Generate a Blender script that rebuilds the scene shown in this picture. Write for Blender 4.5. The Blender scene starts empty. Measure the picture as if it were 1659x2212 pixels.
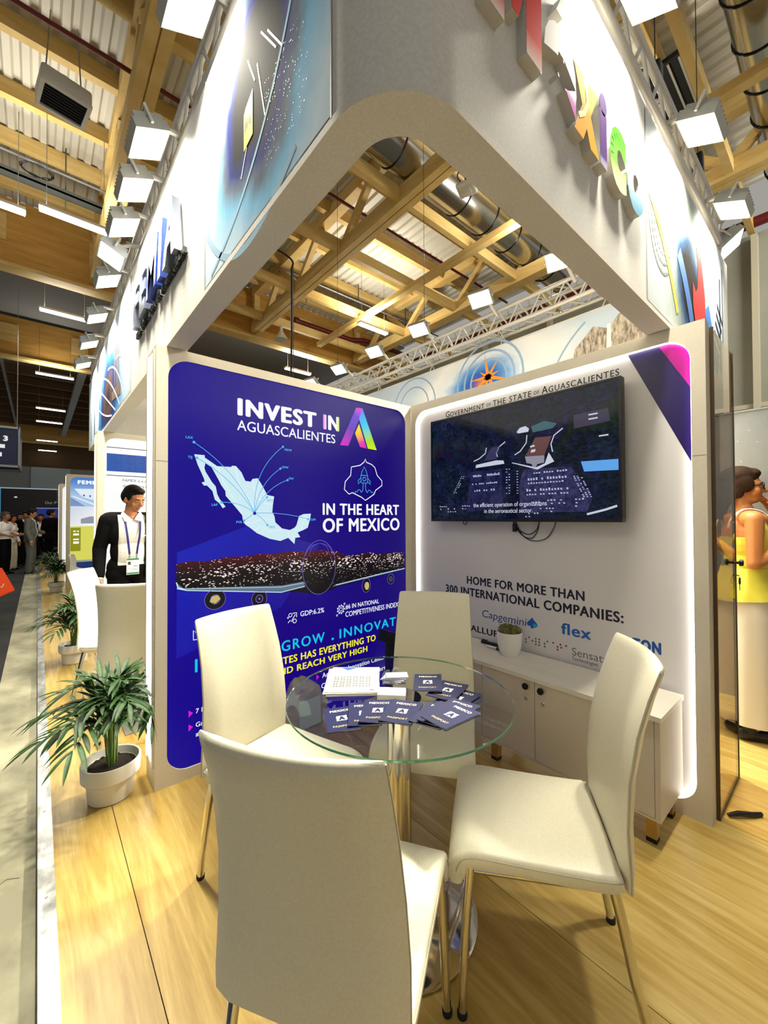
import bpy, math, random
from mathutils import Vector, Matrix
from math import sin, cos, pi, radians, atan2, hypot

random.seed(7)
SC = bpy.context.scene
COL = SC.collection
V = Vector

# ------------------------------------------------------------------ camera, world, exposure
def make_camera():
    yaw, pitch, roll = radians(40.645), radians(0.809), radians(-0.2356)
    f = V((sin(yaw) * cos(pitch), cos(yaw) * cos(pitch), sin(pitch)))
    r = V((cos(yaw), -sin(yaw), 0))
    u = r.cross(f)
    r2 = r * cos(roll) + u * sin(roll)
    u2 = u * cos(roll) - r * sin(roll)
    cam = bpy.data.cameras.new('camera')
    cam.sensor_fit = 'AUTO'
    cam.sensor_width = 36.0
    cam.lens = 36.0 * 871.76 / 2212
    cam.clip_start = 0.02
    cam.clip_end = 300
    o = bpy.data.objects.new('camera', cam)
    m = Matrix((r2, u2, -f)).transposed().to_4x4()
    m.translation = V((0, 0, 1.5))
    o.matrix_world = m
    COL.objects.link(o)
    SC.camera = o

make_camera()
SC.view_settings.view_transform = 'Standard'
SC.view_settings.look = 'None'
SC.view_settings.gamma = 1
SC.view_settings.exposure = 0.0
SC.view_settings.use_curve_mapping = False

world = bpy.data.worlds.new('hall_ambient')  # even ambient fill, added through the open sides of the hall
SC.world = world
world.use_nodes = True
world.node_tree.nodes['Background'].inputs[0].default_value = (1.0, 0.96, 0.87, 1)
world.node_tree.nodes['Background'].inputs[1].default_value = 0.36
hall_wall_fill = bpy.data.lights.new('hall_wall_fill', 'AREA')      # unseen fill lamp added to brighten the right hall wall
hall_wall_fill.size = 2.5
hall_wall_fill.energy = 420
hall_wall_fill.color = (1.0, 0.95, 0.85)
_hl = bpy.data.objects.new('hall_wall_fill', hall_wall_fill)
_hl.location = (9.0, -3.0, 7.0)
_hl.rotation_euler = V((0.75, 0.55, -0.25)).to_track_quat('-Z', 'Y').to_euler()
COL.objects.link(_hl)
FLOOD_W = 29.0      # watts of each truss floodlight
LINEAR_W = 90.0     # watts of each hall luminaire
ROOF_FILL_W = 45.0   # watts of the fill lamp added over each luminaire for the roof
LED = 9.0           # emission strength of the LED edge strips

# ------------------------------------------------------------------ colours and materials
def lin(h):
    h = h.lstrip('#')
    out = []
    for i in (0, 2, 4):
        c = int(h[i:i + 2], 16) / 255
        out.append(c / 12.92 if c <= 0.04045 else ((c + 0.055) / 1.055) ** 2.4)
    return (*out, 1.0)

MATS = {}
def mat(name, col=None, rough=0.5, metal=0.0, emit=None, es=0.0, trans=0.0, ior=1.45, coat=0.0, spec=None):
    if name in MATS:
        return MATS[name]
    m = bpy.data.materials.new(name)
    m.use_nodes = True
    b = m.node_tree.nodes['Principled BSDF']
    c = lin(col) if isinstance(col, str) else (*(col or (0.8, 0.8, 0.8)), 1.0)[:4]
    b.inputs['Base Color'].default_value = c
    b.inputs['Roughness'].default_value = rough
    b.inputs['Metallic'].default_value = metal
    b.inputs['IOR'].default_value = ior
    b.inputs['Transmission Weight'].default_value = trans
    b.inputs['Coat Weight'].default_value = coat
    if spec is not None:
        b.inputs['Specular IOR Level'].default_value = spec
    if emit is not None:
        b.inputs['Emission Color'].default_value = lin(emit) if isinstance(emit, str) else (*emit, 1.0)[:4]
        b.inputs['Emission Strength'].default_value = es
    MATS[name] = m
    return m

class NT:
    """small helper to wire node trees"""
    def __init__(s, m):
        s.t = m.node_tree
        s.b = s.t.nodes['Principled BSDF']
    def n(s, typ, **kw):
        nd = s.t.nodes.new(typ)
        for k, v in kw.items():
            if k.startswith('i_'):
                key = k[2:]
                key = int(key) if key.isdigit() else key
                nd.inputs[key].default_value = v
            else:
                setattr(nd, k, v)
        return nd
    def l(s, a, b):
        s.t.links.new(a, b)
    def ramp(s, src, stops, interp='LINEAR'):
        r = s.t.nodes.new('ShaderNodeValToRGB')
        r.color_ramp.interpolation = interp
        e = r.color_ramp.elements
        while len(e) < len(stops):
            e.new(0.5)
        for i, (p, c) in enumerate(stops):
            e[i].position = p
            e[i].color = lin(c) if isinstance(c, str) else c
        s.l(src, r.inputs[0])
        return r.outputs[0]
    def coords(s, scale=(1, 1, 1), loc=(0, 0, 0), rot=(0, 0, 0)):
        tc = s.n('ShaderNodeTexCoord')
        mp = s.n('ShaderNodeMapping')
        mp.inputs['Scale'].default_value = scale
        mp.inputs['Location'].default_value = loc
        mp.inputs['Rotation'].default_value = rot
        s.l(tc.outputs['Object'], mp.inputs[0])
        return mp.outputs[0]

def wood(name, stops, scale, rough=0.4, bump=0.02, dist=4.0, plank=None):
    m = mat(name, rough=rough)
    k = NT(m)
    co = k.coords(scale)
    n1 = k.n('ShaderNodeTexNoise', i_Scale=1.0, i_Detail=6.0, i_Roughness=0.62, i_Distortion=dist * 0.2)
    k.l(co, n1.inputs['Vector'])
    co2 = k.coords(tuple(v * 4.5 for v in scale))
    n2 = k.n('ShaderNodeTexNoise', i_Scale=1.0, i_Detail=4.0, i_Roughness=0.7)
    k.l(co2, n2.inputs['Vector'])
    mx = k.n('ShaderNodeMath', operation='MULTIPLY_ADD')
    k.l(n2.outputs[0], mx.inputs[0]); mx.inputs[1].default_value = 0.45
    k.l(n1.outputs[0], mx.inputs[2])
    colr = k.ramp(mx.outputs[0], stops)
    k.l(colr, k.b.inputs['Base Color'])
    bp = k.n('ShaderNodeBump', i_Strength=0.25, i_Distance=bump)
    k.l(n2.outputs[0], bp.inputs['Height'])
    k.l(bp.outputs[0], k.b.inputs['Normal'])
    return m

def noisy(name, c1, c2, scale=3.0, rough=0.6, detail=5.0, sc=(1, 1, 1), metal=0.0, lo=0.35, hi=0.68, bump=0.0):
    m = mat(name, rough=rough, metal=metal)
    k = NT(m)
    n1 = k.n('ShaderNodeTexNoise', i_Scale=scale, i_Detail=detail, i_Roughness=0.6)
    k.l(k.coords(sc), n1.inputs['Vector'])
    k.l(k.ramp(n1.outputs[0], [(lo, c1), (hi, c2)]), k.b.inputs['Base Color'])
    if bump:
        bp = k.n('ShaderNodeBump', i_Strength=0.3, i_Distance=bump)
        k.l(n1.outputs[0], bp.inputs['Height'])
        k.l(bp.outputs[0], k.b.inputs['Normal'])
    return m

def sheet_glass(name, tint, ior=1.5, gain=1.0, rough=0.0):
    """thin pane: clear tinted transmission with Fresnel reflection on top"""
    m = mat(name)
    t = m.node_tree
    out = t.nodes['Material Output']
    tr = t.nodes.new('ShaderNodeBsdfTransparent'); tr.inputs[0].default_value = (*tint, 1)
    gl = t.nodes.new('ShaderNodeBsdfGlossy'); gl.inputs['Roughness'].default_value = rough
    fr = t.nodes.new('ShaderNodeFresnel'); fr.inputs[0].default_value = ior
    ml = t.nodes.new('ShaderNodeMath'); ml.operation = 'MULTIPLY'; ml.inputs[1].default_value = gain; ml.use_clamp = True
    mx = t.nodes.new('ShaderNodeMixShader')
    ge = t.nodes.new('ShaderNodeNewGeometry')            # one reflection per pane: the outer face only
    iv = t.nodes.new('ShaderNodeMath'); iv.operation = 'SUBTRACT'; iv.inputs[0].default_value = 1.0
    m2 = t.nodes.new('ShaderNodeMath'); m2.operation = 'MULTIPLY'
    t.links.new(ge.outputs['Backfacing'], iv.inputs[1])
    t.links.new(fr.outputs[0], ml.inputs[0])
    t.links.new(ml.outputs[0], m2.inputs[0]); t.links.new(iv.outputs[0], m2.inputs[1])
    t.links.new(m2.outputs[0], mx.inputs[0])
    t.links.new(tr.outputs[0], mx.inputs[1]); t.links.new(gl.outputs[0], mx.inputs[2])
    t.links.new(mx.outputs[0], out.inputs['Surface'])
    return m

# ------------------------------------------------------------------ mesh builder
class MB:
    def __init__(s):
        s.v = []
        s.f = []
    def add(s, vs, fs):
        n = len(s.v)
        s.v += [tuple(p) for p in vs]
        s.f += [tuple(i + n for i in f) for f in fs]
        return s
    def box(s, x0, x1, y0, y1, z0, z1, fr=None):
        vs = [(x, y, z) for z in (z0, z1) for y in (y0, y1) for x in (x0, x1)]
        if fr:
            vs = [fr(*p) for p in vs]
        return s.add(vs, [(0, 2, 3, 1), (4, 5, 7, 6), (0, 1, 5, 4), (2, 6, 7, 3), (0, 4, 6, 2), (1, 3, 7, 5)])
    def rbox(s, x0, x1, y0, y1, z0, z1, r=0.01, seg=3, fr=None):
        """box with all vertical (z) edges rounded and softened caps"""
        pts = []
        for cx, cy, a0 in ((x1 - r, y1 - r, 0), (x0 + r, y1 - r, pi / 2), (x0 + r, y0 + r, pi), (x1 - r, y0 + r, 1.5 * pi)):
            for i in range(seg + 1):
                a = a0 + i / seg * pi / 2
                pts.append((cx, cy, cos(a), sin(a)))
        rings = []
        e = min(r, (z1 - z0) * 0.45)
        prof = [(z0, r * 0.0 - e)] + [(z0 + e * (1 - cos(t)), -e * (1 - sin(t))) for t in (pi / 6, pi / 3, pi / 2)]
        prof = prof + [(z1 - (z - z0), d) for z, d in reversed(prof)]
        for z, d in prof:
            rings.append([(cx + ux * (r + d), cy + uy * (r + d), z) for cx, cy, ux, uy in pts])
        if fr:
            rings = [[fr(*p) for p in ring] for ring in rings]
        return s.loft(rings, True, True)
    def loft(s, rings, cap=True, closed=True):
        n = len(rings[0])
        vs = [p for r in rings for p in r]
        fs = []
        for i in range(len(rings) - 1):
            for j in range(n if closed else n - 1):
                a, b = i * n + j, i * n + (j + 1) % n
                fs.append((a, b, b + n, a + n))
        if cap:
            fs.append(tuple(range(n - 1, -1, -1)))
            fs.append(tuple(range((len(rings) - 1) * n, len(rings) * n)))
        return s.add(vs, fs)
    def tube(s, pts, rad, n=10, cap=True, closed=False, flat=1.0):
        pts = [V(p) for p in pts]
        m = len(pts)
        rad = rad if isinstance(rad, (list, tuple)) else [rad] * m
        rings = []
        up = None
        for i, p in enumerate(pts):
            if closed:
                t = (pts[(i + 1) % m] - pts[i - 1])
            else:
                t = pts[min(i + 1, m - 1)] - pts[max(i - 1, 0)]
            t.normalize()
            if up is None:
                up = V((0, 0, 1)) if abs(t.z) < 0.9 else V((1, 0, 0))
            a = t.cross(up)
            if a.length < 1e-5:
                a = t.cross(V((0, 1, 0.3)))
            a.normalize()
            b = a.cross(t).normalized()
            up = b
            rings.append([p + (a * cos(2 * pi * j / n) + b * sin(2 * pi * j / n) * flat) * rad[i] for j in range(n)])
        if closed:
            rings.append(rings[0])
        return s.loft(rings, cap and not closed)
    def lathe(s, prof, n=32, c=(0, 0, 0), cap=True):
        rings = [[(c[0] + r * cos(2 * pi * j / n), c[1] + r * sin(2 * pi * j / n), c[2] + z) for j in range(n)] for r, z in prof]
        return s.loft(rings, cap)
    def ball(s, c, r, n=12, m=8, rot=None):
        r = (r, r, r) if not isinstance(r, (tuple, list)) else r
        rings = []
        for i in range(m + 1):
            t = -pi / 2 + pi * (0.02 + 0.96 * i / m)
            ring = []
            for j in range(n):
                p = V((r[0] * cos(t) * cos(2 * pi * j / n), r[1] * cos(t) * sin(2 * pi * j / n), r[2] * sin(t)))
                if rot:
                    p = rot @ p
                ring.append(V(c) + p)
            rings.append(ring)
        return s.loft(rings, True)
    def caps(s, a, b, ra, rb, n=12, sq=1.0, axis=None):
        """tapered capsule a -> b"""
        a, b = V(a), V(b)
        d = (b - a)
        t = d.normalized()
        u = t.cross(V((0, 1, 0)) if abs(t.y) < 0.9 else V((1, 0, 0))).normalized()
        w = t.cross(u)
        rings = []
        prof = [(-ra * cos(q), ra * sin(q)) for q in (0.15, 0.6, 1.1)] + [(0, ra), (d.length * 0.5, (ra + rb) / 2), (d.length, rb)] + [(d.length + rb * cos(q), rb * sin(q)) for q in (1.1, 0.6, 0.15)]
        for z, r in prof:
            rings.append([a + t * z + (u * cos(2 * pi * j / n) + w * sin(2 * pi * j / n) * sq) * r for j in range(n)])
        return s.loft(rings, True)
    def poly(s, pts, fr, d=0.0, thick=0.0):
        """flat polygon in a frame, optionally extruded backwards by thick"""
        n = len(pts)
        a = [fr(p[0], p[1], d) for p in pts]
        if not thick:
            return s.add(a, [tuple(range(n))])
        b = [fr(p[0], p[1], d - thick) for p in pts]
        return s.add(a + b, [tuple(range(n)), tuple(range(2 * n - 1, n - 1, -1))] + [(i, i + n, (i + 1) % n + n, (i + 1) % n) for i in range(n)])
    def ribbon(s, pts, w, fr, d=0.0, closed=False):
        m = len(pts)
        L, R = [], []
        for i, p in enumerate(pts):
            if closed:
                q0, q1 = pts[i - 1], pts[(i + 1) % m]
            else:
                q0, q1 = pts[max(i - 1, 0)], pts[min(i + 1, m - 1)]
            tx, ty = q1[0] - q0[0], q1[1] - q0[1]
            h = hypot(tx, ty) or 1
            nx, ny = -ty / h * w / 2, tx / h * w / 2
            L.append(fr(p[0] + nx, p[1] + ny, d)); R.append(fr(p[0] - nx, p[1] - ny, d))
        fs = [(i, i + 1, m + i + 1, m + i) for i in range(m - 1)]
        if closed:
            fs.append((m - 1, 0, m, 2 * m - 1))
        return s.add(L + R, fs)
    def disc(s, c, r, fr, d=0.0, n=20, ry=None):
        ry = ry or r
        return s.poly([(c[0] + r * cos(2 * pi * i / n), c[1] + ry * sin(2 * pi * i / n)) for i in range(n)], fr, d)
    def ring(s, c, r, w, fr, d=0.0, n=28, ry=None):
        ry = ry or r
        return s.ribbon([(c[0] + r * cos(2 * pi * i / n), c[1] + ry * sin(2 * pi * i / n)) for i in range(n)], w, fr, d, True)
    def text(s, body, a, b, fr, height, width=None, bold=0.0, d=0.0, thick=0.0, shear=0.0, spacing=1.0, off=0.0):
        """lettering with its lower-left corner at (a, b); height is the cap height"""
        vs, fs = glyphs(body, off, spacing + bold * 4.2)
        ref = CAPH
        lev = [0.0] * len(vs)
        if bold:                                        # heavier weight: the outline repeated round a small circle
            base_v, base_f = vs, fs
            bold *= 1.5
            vs, fs, lev = [], [], []
            for q in range(13 if bold > 0.05 else 7):
                n0 = len(vs)
                rq = 0 if q == 0 else (bold if q < 7 else bold * 0.5)
                dx, dy = rq * cos(q * pi / 3), rq * 0.55 * sin(q * pi / 3)
                vs = vs + [(p[0] + dx, p[1] + dy) for p in base_v]
                fs = fs + [tuple(i + n0 for i in f) for f in base_f]
                lev += [q * 0.00003] * len(base_v)
        x0 = min(p[0] for p in vs); x1 = max(p[0] for p in vs)
        ky = height / ref
        kx = ky if width is None else width / (x1 - x0)
        pts = [(a + (p[0] - x0) * kx + shear * p[1] * ky, b + p[1] * ky) for p in vs]
        n = len(s.v)
        if not thick:
            return s.add([fr(x, y, d + z) for (x, y), z in zip(pts, lev)], fs)
        m = len(pts)
        front = [fr(x, y, d) for x, y in pts]
        back = [fr(x, y, d - thick) for x, y in pts]
        edge = {}
        for f in fs:
            for i in range(len(f)):
                e = (f[i], f[(i + 1) % len(f)])
                if (e[1], e[0]) in edge:
                    del edge[(e[1], e[0])]
                else:
                    edge[e] = 1
        allf = list(fs) + [tuple(i + m for i in reversed(f)) for f in fs] + [(p, p + m, q + m, q) for p, q in edge]
        return s.add(front + back, allf)
    def xf(s, M):
        s.v = [tuple(M @ V(p)) for p in s.v]
        return s
    def mesh(s, name='m'):
        me = bpy.data.meshes.new(name)
        me.from_pydata(s.v, [], s.f)
        me.update()
        return me
    def build(s, name, m, parent=None, smooth=None, loc=None, fix=True):
        me = s.mesh(name)
        return link(name, me, m, parent, smooth, loc)

_gl = {}
def glyphs(body, bold, spacing=1.0):
    key = (body, round(bold, 4), round(spacing, 3))
    if key not in _gl:
        cu = bpy.data.curves.new('txt', 'FONT')
        cu.body = body
        cu.offset = bold
        cu.resolution_u = 4
        cu.space_character = spacing
        o = bpy.data.objects.new('txt', cu)
        me = bpy.data.meshes.new_from_object(o)
        vs = [(v.co.x, v.co.y) for v in me.vertices]
        fs = [tuple(p.vertices) for p in me.polygons]
        # merge duplicate points so outline edges can be found
        idx, nv, mp = {}, [], []
        for p in vs:
            q = (round(p[0], 5), round(p[1], 5))
            if q not in idx:
                idx[q] = len(nv); nv.append(p)
            mp.append(idx[q])
        fs = [tuple(mp[i] for i in f) for f in fs]
        fs = [f for f in fs if len(set(f)) == len(f)]
        _gl[key] = (nv, fs)
        bpy.data.objects.remove(o); bpy.data.curves.remove(cu); bpy.data.meshes.remove(me)
    return _gl[key]
CAPH = max(p[1] for p in glyphs('H', 0.0)[0])

def link(name, me, m, parent=None, smooth=None, loc=None):
    o = bpy.data.objects.new(name, me)
    COL.objects.link(o)
    if m is not None:
        me.materials.append(m)
    if smooth:
        for p in me.polygons:
            p.use_smooth = True
        me.set_sharp_from_angle(angle=radians(smooth))
    if parent is not None:
        o.parent = parent
    if loc is not None:
        o.location = loc
    return o

def thing(name, label, cat, loc=(0, 0, 0), rz=0.0, group=None):
    o = bpy.data.objects.new(name, None)
    o.empty_display_size = 0.1
    COL.objects.link(o)
    o.location = loc
    o.rotation_euler = (0, 0, rz)
    return tag(o, label, cat, group)

def tag(o, label, cat, group=None):
    o['label'] = label
    o['category'] = cat
    if group:
        o['group'] = group
    return o

def struct(o):
    o['kind'] = 'structure'
    return o

def dup(root, loc, rz, label=None, group=None, scale=None):
    def cp(o, parent):
        c = o.copy()
        COL.objects.link(c)
        if parent is not None:
            c.parent = parent
        for ch in o.children:
            cp(ch, c)
        return c
    r = cp(root, None)
    r.location = loc
    r.rotation_euler = (0, 0, rz)
    if scale:
        r.scale = (scale,) * 3
    if label:
        r['label'] = label
    if group:
        r['group'] = group
    return r

def voxel(mb, size, it=6, fac=0.5):
    o = bpy.data.objects.new('tmp', mb.mesh('tmp'))
    COL.objects.link(o)
    r = o.modifiers.new('r', 'REMESH'); r.mode = 'VOXEL'; r.voxel_size = size
    if it:
        k = o.modifiers.new('s', 'SMOOTH'); k.factor = fac; k.iterations = it
    bpy.context.view_layer.update()
    me = bpy.data.meshes.new_from_object(o.evaluated_get(bpy.context.evaluated_depsgraph_get()))
    bpy.data.objects.remove(o)
    return me

def frame(o, u, v, n):
    o, u, v, n = V(o), V(u), V(v), V(n)
    return lambda a, b, d=0.0: o + u * a + v * b + n * d

def spline(pts, n=8):
    """Catmull-Rom through pts"""
    pts = [V(p) for p in pts]
    P = [pts[0] * 2 - pts[1]] + pts + [pts[-1] * 2 - pts[-2]]
    out = []
    for i in range(1, len(P) - 2):
        for k in range(n):
            t = k / n
            a, b, c, d = P[i - 1], P[i], P[i + 1], P[i + 2]
            out.append(0.5 * ((2 * b) + (c - a) * t + (2 * a - 5 * b + 4 * c - d) * t * t + (3 * b - a - 3 * c + d) * t ** 3))
    out.append(pts[-1])
    return out

def rrect(x0, x1, y0, y1, r, n=8):
    out = []
    for cx, cy, a0 in ((x1 - r, y1 - r, 0), (x0 + r, y1 - r, pi / 2), (x0 + r, y0 + r, pi), (x1 - r, y0 + r, 1.5 * pi)):
        for i in range(n + 1):
            a = a0 + i / n * pi / 2
            out.append((cx + r * cos(a), cy + r * sin(a)))
    return out

ORD = ['first', 'second', 'third', 'fourth', 'fifth', 'sixth', 'seventh', 'eighth', 'ninth', 'tenth', 'eleventh', 'twelfth', 'thirteenth', 'fourteenth']

# ------------------------------------------------------------------ shared materials
WHITE = mat('white_laminate', '#e6e2d8', 0.45)
FABRIC_WHITE = noisy('white_banner_fabric', '#dcdad4', '#e8e6e0', 90, 0.75, 2.0)
PANEL = noisy('warm_white_panel', '#d1c9b7', '#d5cdbb', 60, 0.55, 3.0)
LEATHER = noisy('cream_leather', '#e2dcc2', '#eae5cf', 160, 0.38, 3.0, bump=0.0006)
CHROME = mat('chrome', (0.72, 0.70, 0.66), 0.08, 1.0)
STEEL = mat('galvanised_steel', '#9fa3a4', 0.38, 0.9)
ALU = mat('white_aluminium', '#d9d9d6', 0.35, 0.35)
BLACK = mat('black_plastic', '#0c0c0e', 0.35)
RUBBER = mat('black_rubber', '#141414', 0.7)
LEDM = mat('led_strip', '#ffffff', 0.5, emit=(1.0, 0.95, 0.86), es=LED)
DECK = noisy('corrugated_roof_deck', '#bdb8a8', '#d0cbbb', 1.3, 0.5, 6.0, (1, 0.25, 1), metal=0.0)
TIMBER = wood('spruce_glulam', [(0.35, '#a98b4c'), (0.62, '#c6a660'), (0.9, '#d8bd7e')], (0.6, 0.6, 5.0), 0.6, 0.004)
TIMBERX = TIMBER
# ================================================================== the hall
K = 1.4
wood_floor = wood('oak_floor', [(0.36, '#785a24'), (0.56, '#a28440'), (0.75, '#b69a54'), (0.98, '#c9b270')], (11.0, 0.8, 1.0), 0.33, 0.0006, 8.0)
SEAMS = [0.304, 1.43, 2.56, 3.69, 4.82]
def floor_strip(x0, x1, y0, y1, name, m):
    b = MB().box(x0, x1, y0, y1, -0.04, 0)
    return struct(b.build(name, m))
# platform boards, one sheet beside the next with a fine joint
edges = [0.062] + SEAMS + [6.4]
b = MB()
for i in range(len(edges) - 1):
    b.box(edges[i] + (0.0015 if i else 0), edges[i + 1] - 0.0015, -4.0, 24.0, -0.03, 0.0)
struct(b.build('floor', wood_floor))
struct(MB().box(0.062, 6.4, -4.0, 24.0, -0.06, -0.031).build('floor_under_layer', mat('dark_joint', '#241a0c', 0.9)))
# aluminium edge of the platform
m = noisy('worn_aluminium_strip', '#8b8d8c', '#dfe0de', 5.0, 0.32, 6.0, (3, 1.2, 1), metal=0.75)
b = MB().box(0.009, 0.064, -4.0, 24.0, -0.055, 0.004)
struct(b.build('trim_1', m))
sc = MB()
for i in range(26):
    sc.lathe([(0.0055, 0), (0.0055, 0.0012), (0.002, 0.002)], 10, (0.036, -1.0 + i * 0.62, 0.004))
o = sc.build('trim_2', STEEL, smooth=40); struct(o)
# aisle: pale worn concrete band and dark carpet
conc = noisy('worn_pale_concrete', '#7c7964', '#a8a48a', 3.2, 0.75, 9.0, (1.2, 0.8, 1), bump=0.002)
struct(MB().box(-0.257, 0.0085, -4.0, 60.0, -0.1, -0.045).build('floor_aisle', conc))
carp = noisy('dark_aisle_carpet', '#17181a', '#2a2b2a', 1.1, 0.95, 5.0, (0.3, 1.6, 1))
struct(MB().box(-12.0, -0.2575, -4.0, 60.0, -0.1, -0.044).build('floor_carpet', carp))
struct(MB().box(6.4, 13.0, -4.0, 60.0, -0.1, -0.044).build('floor_hall', noisy('grey_hall_concrete', '#55534c', '#77746a', 2.0, 0.7)))
crack = MB()
for (y0, n) in ((1.56, 12), (2.33, 5)):
    pts = [(-0.25 + 0.2 * i / n, y0 + 0.02 * sin(i * 2.1) + 0.05 * i / n) for i in range(n + 1)]
    crack.ribbon(pts, 0.004, lambda a, c, d=0: V((a, c, -0.0445)))
struct(crack.build('floor_crack', mat('crack_dark', '#3a372c', 0.9)))
# grey vinyl in the neighbouring stand
gv = noisy('grey_vinyl', '#6f6d68', '#85837d', 4.0, 0.3, 4.0, (2, 1, 1))
struct(MB().box(0.47, 3.8, 3.30, 5.40, 0.0005, 0.004).build('floor_vinyl', gv))

# roof deck with trapezoidal ribs running along Y
prof = []
x = -9.0
while x < 13.0:
    prof += [(x, 9.40), (x + 0.10, 9.40), (x + 0.135, 9.46), (x + 0.215, 9.46)]
    x += 0.25
rings = [[(px, yy, pz) for px, pz in prof] for yy in (-1.0, 13.5)]
b = MB().loft(rings, False, False)
b.box(-9, 13, -1.0, 13.5, 9.52, 9.6)
struct(b.build('ceiling', DECK))
# far hall: darker flat deck
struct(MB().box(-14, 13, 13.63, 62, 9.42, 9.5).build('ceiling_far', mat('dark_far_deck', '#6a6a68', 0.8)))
# hall walls
wallg = noisy('grey_green_wall_panel', '#8c8d80', '#95968a', 1.0, 0.7)
struct(MB().box(12.3, 12.5, -2, 30, 4.0, 7.9).build('wall_right', wallg))
struct(MB().box(12.3, 12.5, -2, 30, -0.05, 3.95).build('wall_right_base', noisy('brown_wall_panel', '#7d6743', '#8a7350', 1.0, 0.6)))
b = MB().box(12.18, 12.3, -2, 30, 3.93, 4.03)
struct(b.build('trim_3', mat('pale_trim', '#b9b29c', 0.6)))
b = MB()
for y in (-1.05, 1.32, 3.7, 6.1, 8.5):
    b.box(12.1, 12.3, y, y + 0.11, -0.05, 7.8)
struct(b.build('trim_4', MATS['pale_trim']))
# window in the right wall
b = MB()
for (y0, y1, z0, z1) in ((1.46, 1.86, 3.44, 3.55), (1.46, 1.86, 3.93, 4.02), (1.46, 1.53, 3.44, 4.02), (1.79, 1.86, 3.44, 4.02), (1.46, 1.86, 3.60, 3.64)):
    b.box(12.2, 12.3, y0, y1, z0, z1)
w = b.build('window_1', mat('window_frame_grey', '#6e6a5e', 0.5)); struct(w)
p = MB().box(12.26, 12.27, 1.5, 1.84, 3.5, 3.96).build('pane', mat('daylit_window_pane', '#ccd6dd', 0.2, emit='#d2dbe6', es=0.75), w)
# far end wall and side wall
farw = mat('far_wall_grey', '#8f9494', 0.8)
struct(MB().box(-14, 13, 45, 45.2, -0.05, 5.9).build('wall_far', farw))
struct(MB().box(-0.45, 2.2, 44.9, 44.99, -0.05, 5.9).build('wall_far_panel', mat('far_wall_pale', '#a9b6bb', 0.7)))
struct(MB().box(-14, 13, 45, 45.2, 5.9, 9.1).build('wall_far_top', mat('far_wall_brown', '#5a4328', 0.8)))

# ---------------------------------------------------------------- roof timber
def beam(name, x0, x1, y0, y1, z0, z1, label, cat, group=None):
    o = MB().box(x0, x1, y0, y1, z0, z1).build(name, TIMBER)
    return tag(o, label, cat, group)
PY = [7.0, 8.4, 9.75, 11.0, 12.45]
for i, y in enumerate(PY):
    beam('roof_purlin', -9, 12.2, y, y + 0.14, 9.10, 9.39, 'timber purlin directly under the roof deck, %s back from the stand corner' % ORD[i], 'beam', 'timber purlins under the deck')
for i, y in enumerate((2.0, 3.2, 4.4, 5.6)):
    beam('roof_purlin', -9, 12.2, y, y + 0.16, 9.03, 9.39, 'timber purlin under the roof deck over the stand front, %s from the front edge' % ORD[i], 'beam', 'timber purlins over the stand front')
TY = [1.42, 5.87, 7.95, 10.2, 12.3]
segs = [(1.33, 5.43), (5.75, 9.7), (10.0, 12.2)]
for i, y in enumerate(TY):
    for j, (x0, x1) in enumerate(segs):
        beam('tie_beam', x0, x1, y - 0.06, y + 0.06, 7.86, 8.11, 'timber tie beam between roof trusses, %s row from the front, %s' % (ORD[i], ('next to the aisle truss', 'in the bay over the screen wall', 'in the bay by the hall wall')[j]), 'beam', 'timber tie beams between trusses')
def truss(xc, w, label, double=True, y0=-1.0, y1=13.2):
    t = thing('roof_truss', label, 'truss', (xc, 0, 7.8))
    b = MB()
    if double:
        b.box(-w, -0.012, y0, y1, 0, 0.32); b.box(0.012, w, y0, y1, 0, 0.32)
        b.box(-0.012, 0.012, y0, y1, 0.05, 0.28)
    else:
        b.box(-w, w, y0, y1, 0, 0.32)
    b.build('bottom_chord', TIMBER, t)
    MB().box(-w * 0.8, w * 0.8, y0, y1, 1.22, 1.50).build('top_chord', TIMBER, t)
    ys = [-0.6, 1.45, 3.6, 5.87, 7.95, 10.2, 12.3]
    for i in range(len(ys) - 1):
        ym = (ys[i] + ys[i + 1]) / 2
        for (a, c) in ((ys[i], ym), (ym, ys[i + 1])):
            up = a == ys[i]
            z0, z1 = (0.3, 1.25) if up else (1.25, 0.3)
            d = V((0, c - a, z1 - z0)).normalized()
            nrm = V((0, -d.z, d.y)) * 0.075
            A, B = V((0, a, z0)), V((0, c, z1))
            q = [A - nrm, A + nrm, B + nrm, B - nrm]
            bb = MB().add([(s_ * w * 0.45, p.y, p.z) for s_ in (-1, 1) for p in q], [(0, 1, 2, 3), (7, 6, 5, 4), (0, 4, 5, 1), (1, 5, 6, 2), (2, 6, 7, 3), (3, 7, 4, 0)])
            bb.build('web', TIMBER, t)
    bb = MB().box(-w * 0.6, w * 0.6, y1 - 0.16, y1, 0.3, 1.25)
    bb.build('post', TIMBER, t)
    return t
truss(1.17, 0.16, 'twin-chord timber roof truss along the aisle, above the aisle-side floodlights')
truss(5.59, 0.15, 'timber roof truss crossing the opening in the middle of the canopy')
truss(9.85, 0.15, 'timber roof truss nearest the hall wall, beyond the back lighting truss')
for x, l in ((7.72, 'slim timber joist without webs, midway between the two right-hand trusses'), (3.38, 'slim timber joist without webs, hidden partly by the canopy, beside the aisle truss')):
    tag(MB().box(x - 0.09, x + 0.09, -1, 12.6, 7.72, 7.86).build('roof_joist', TIMBER), l, 'beam')
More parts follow.
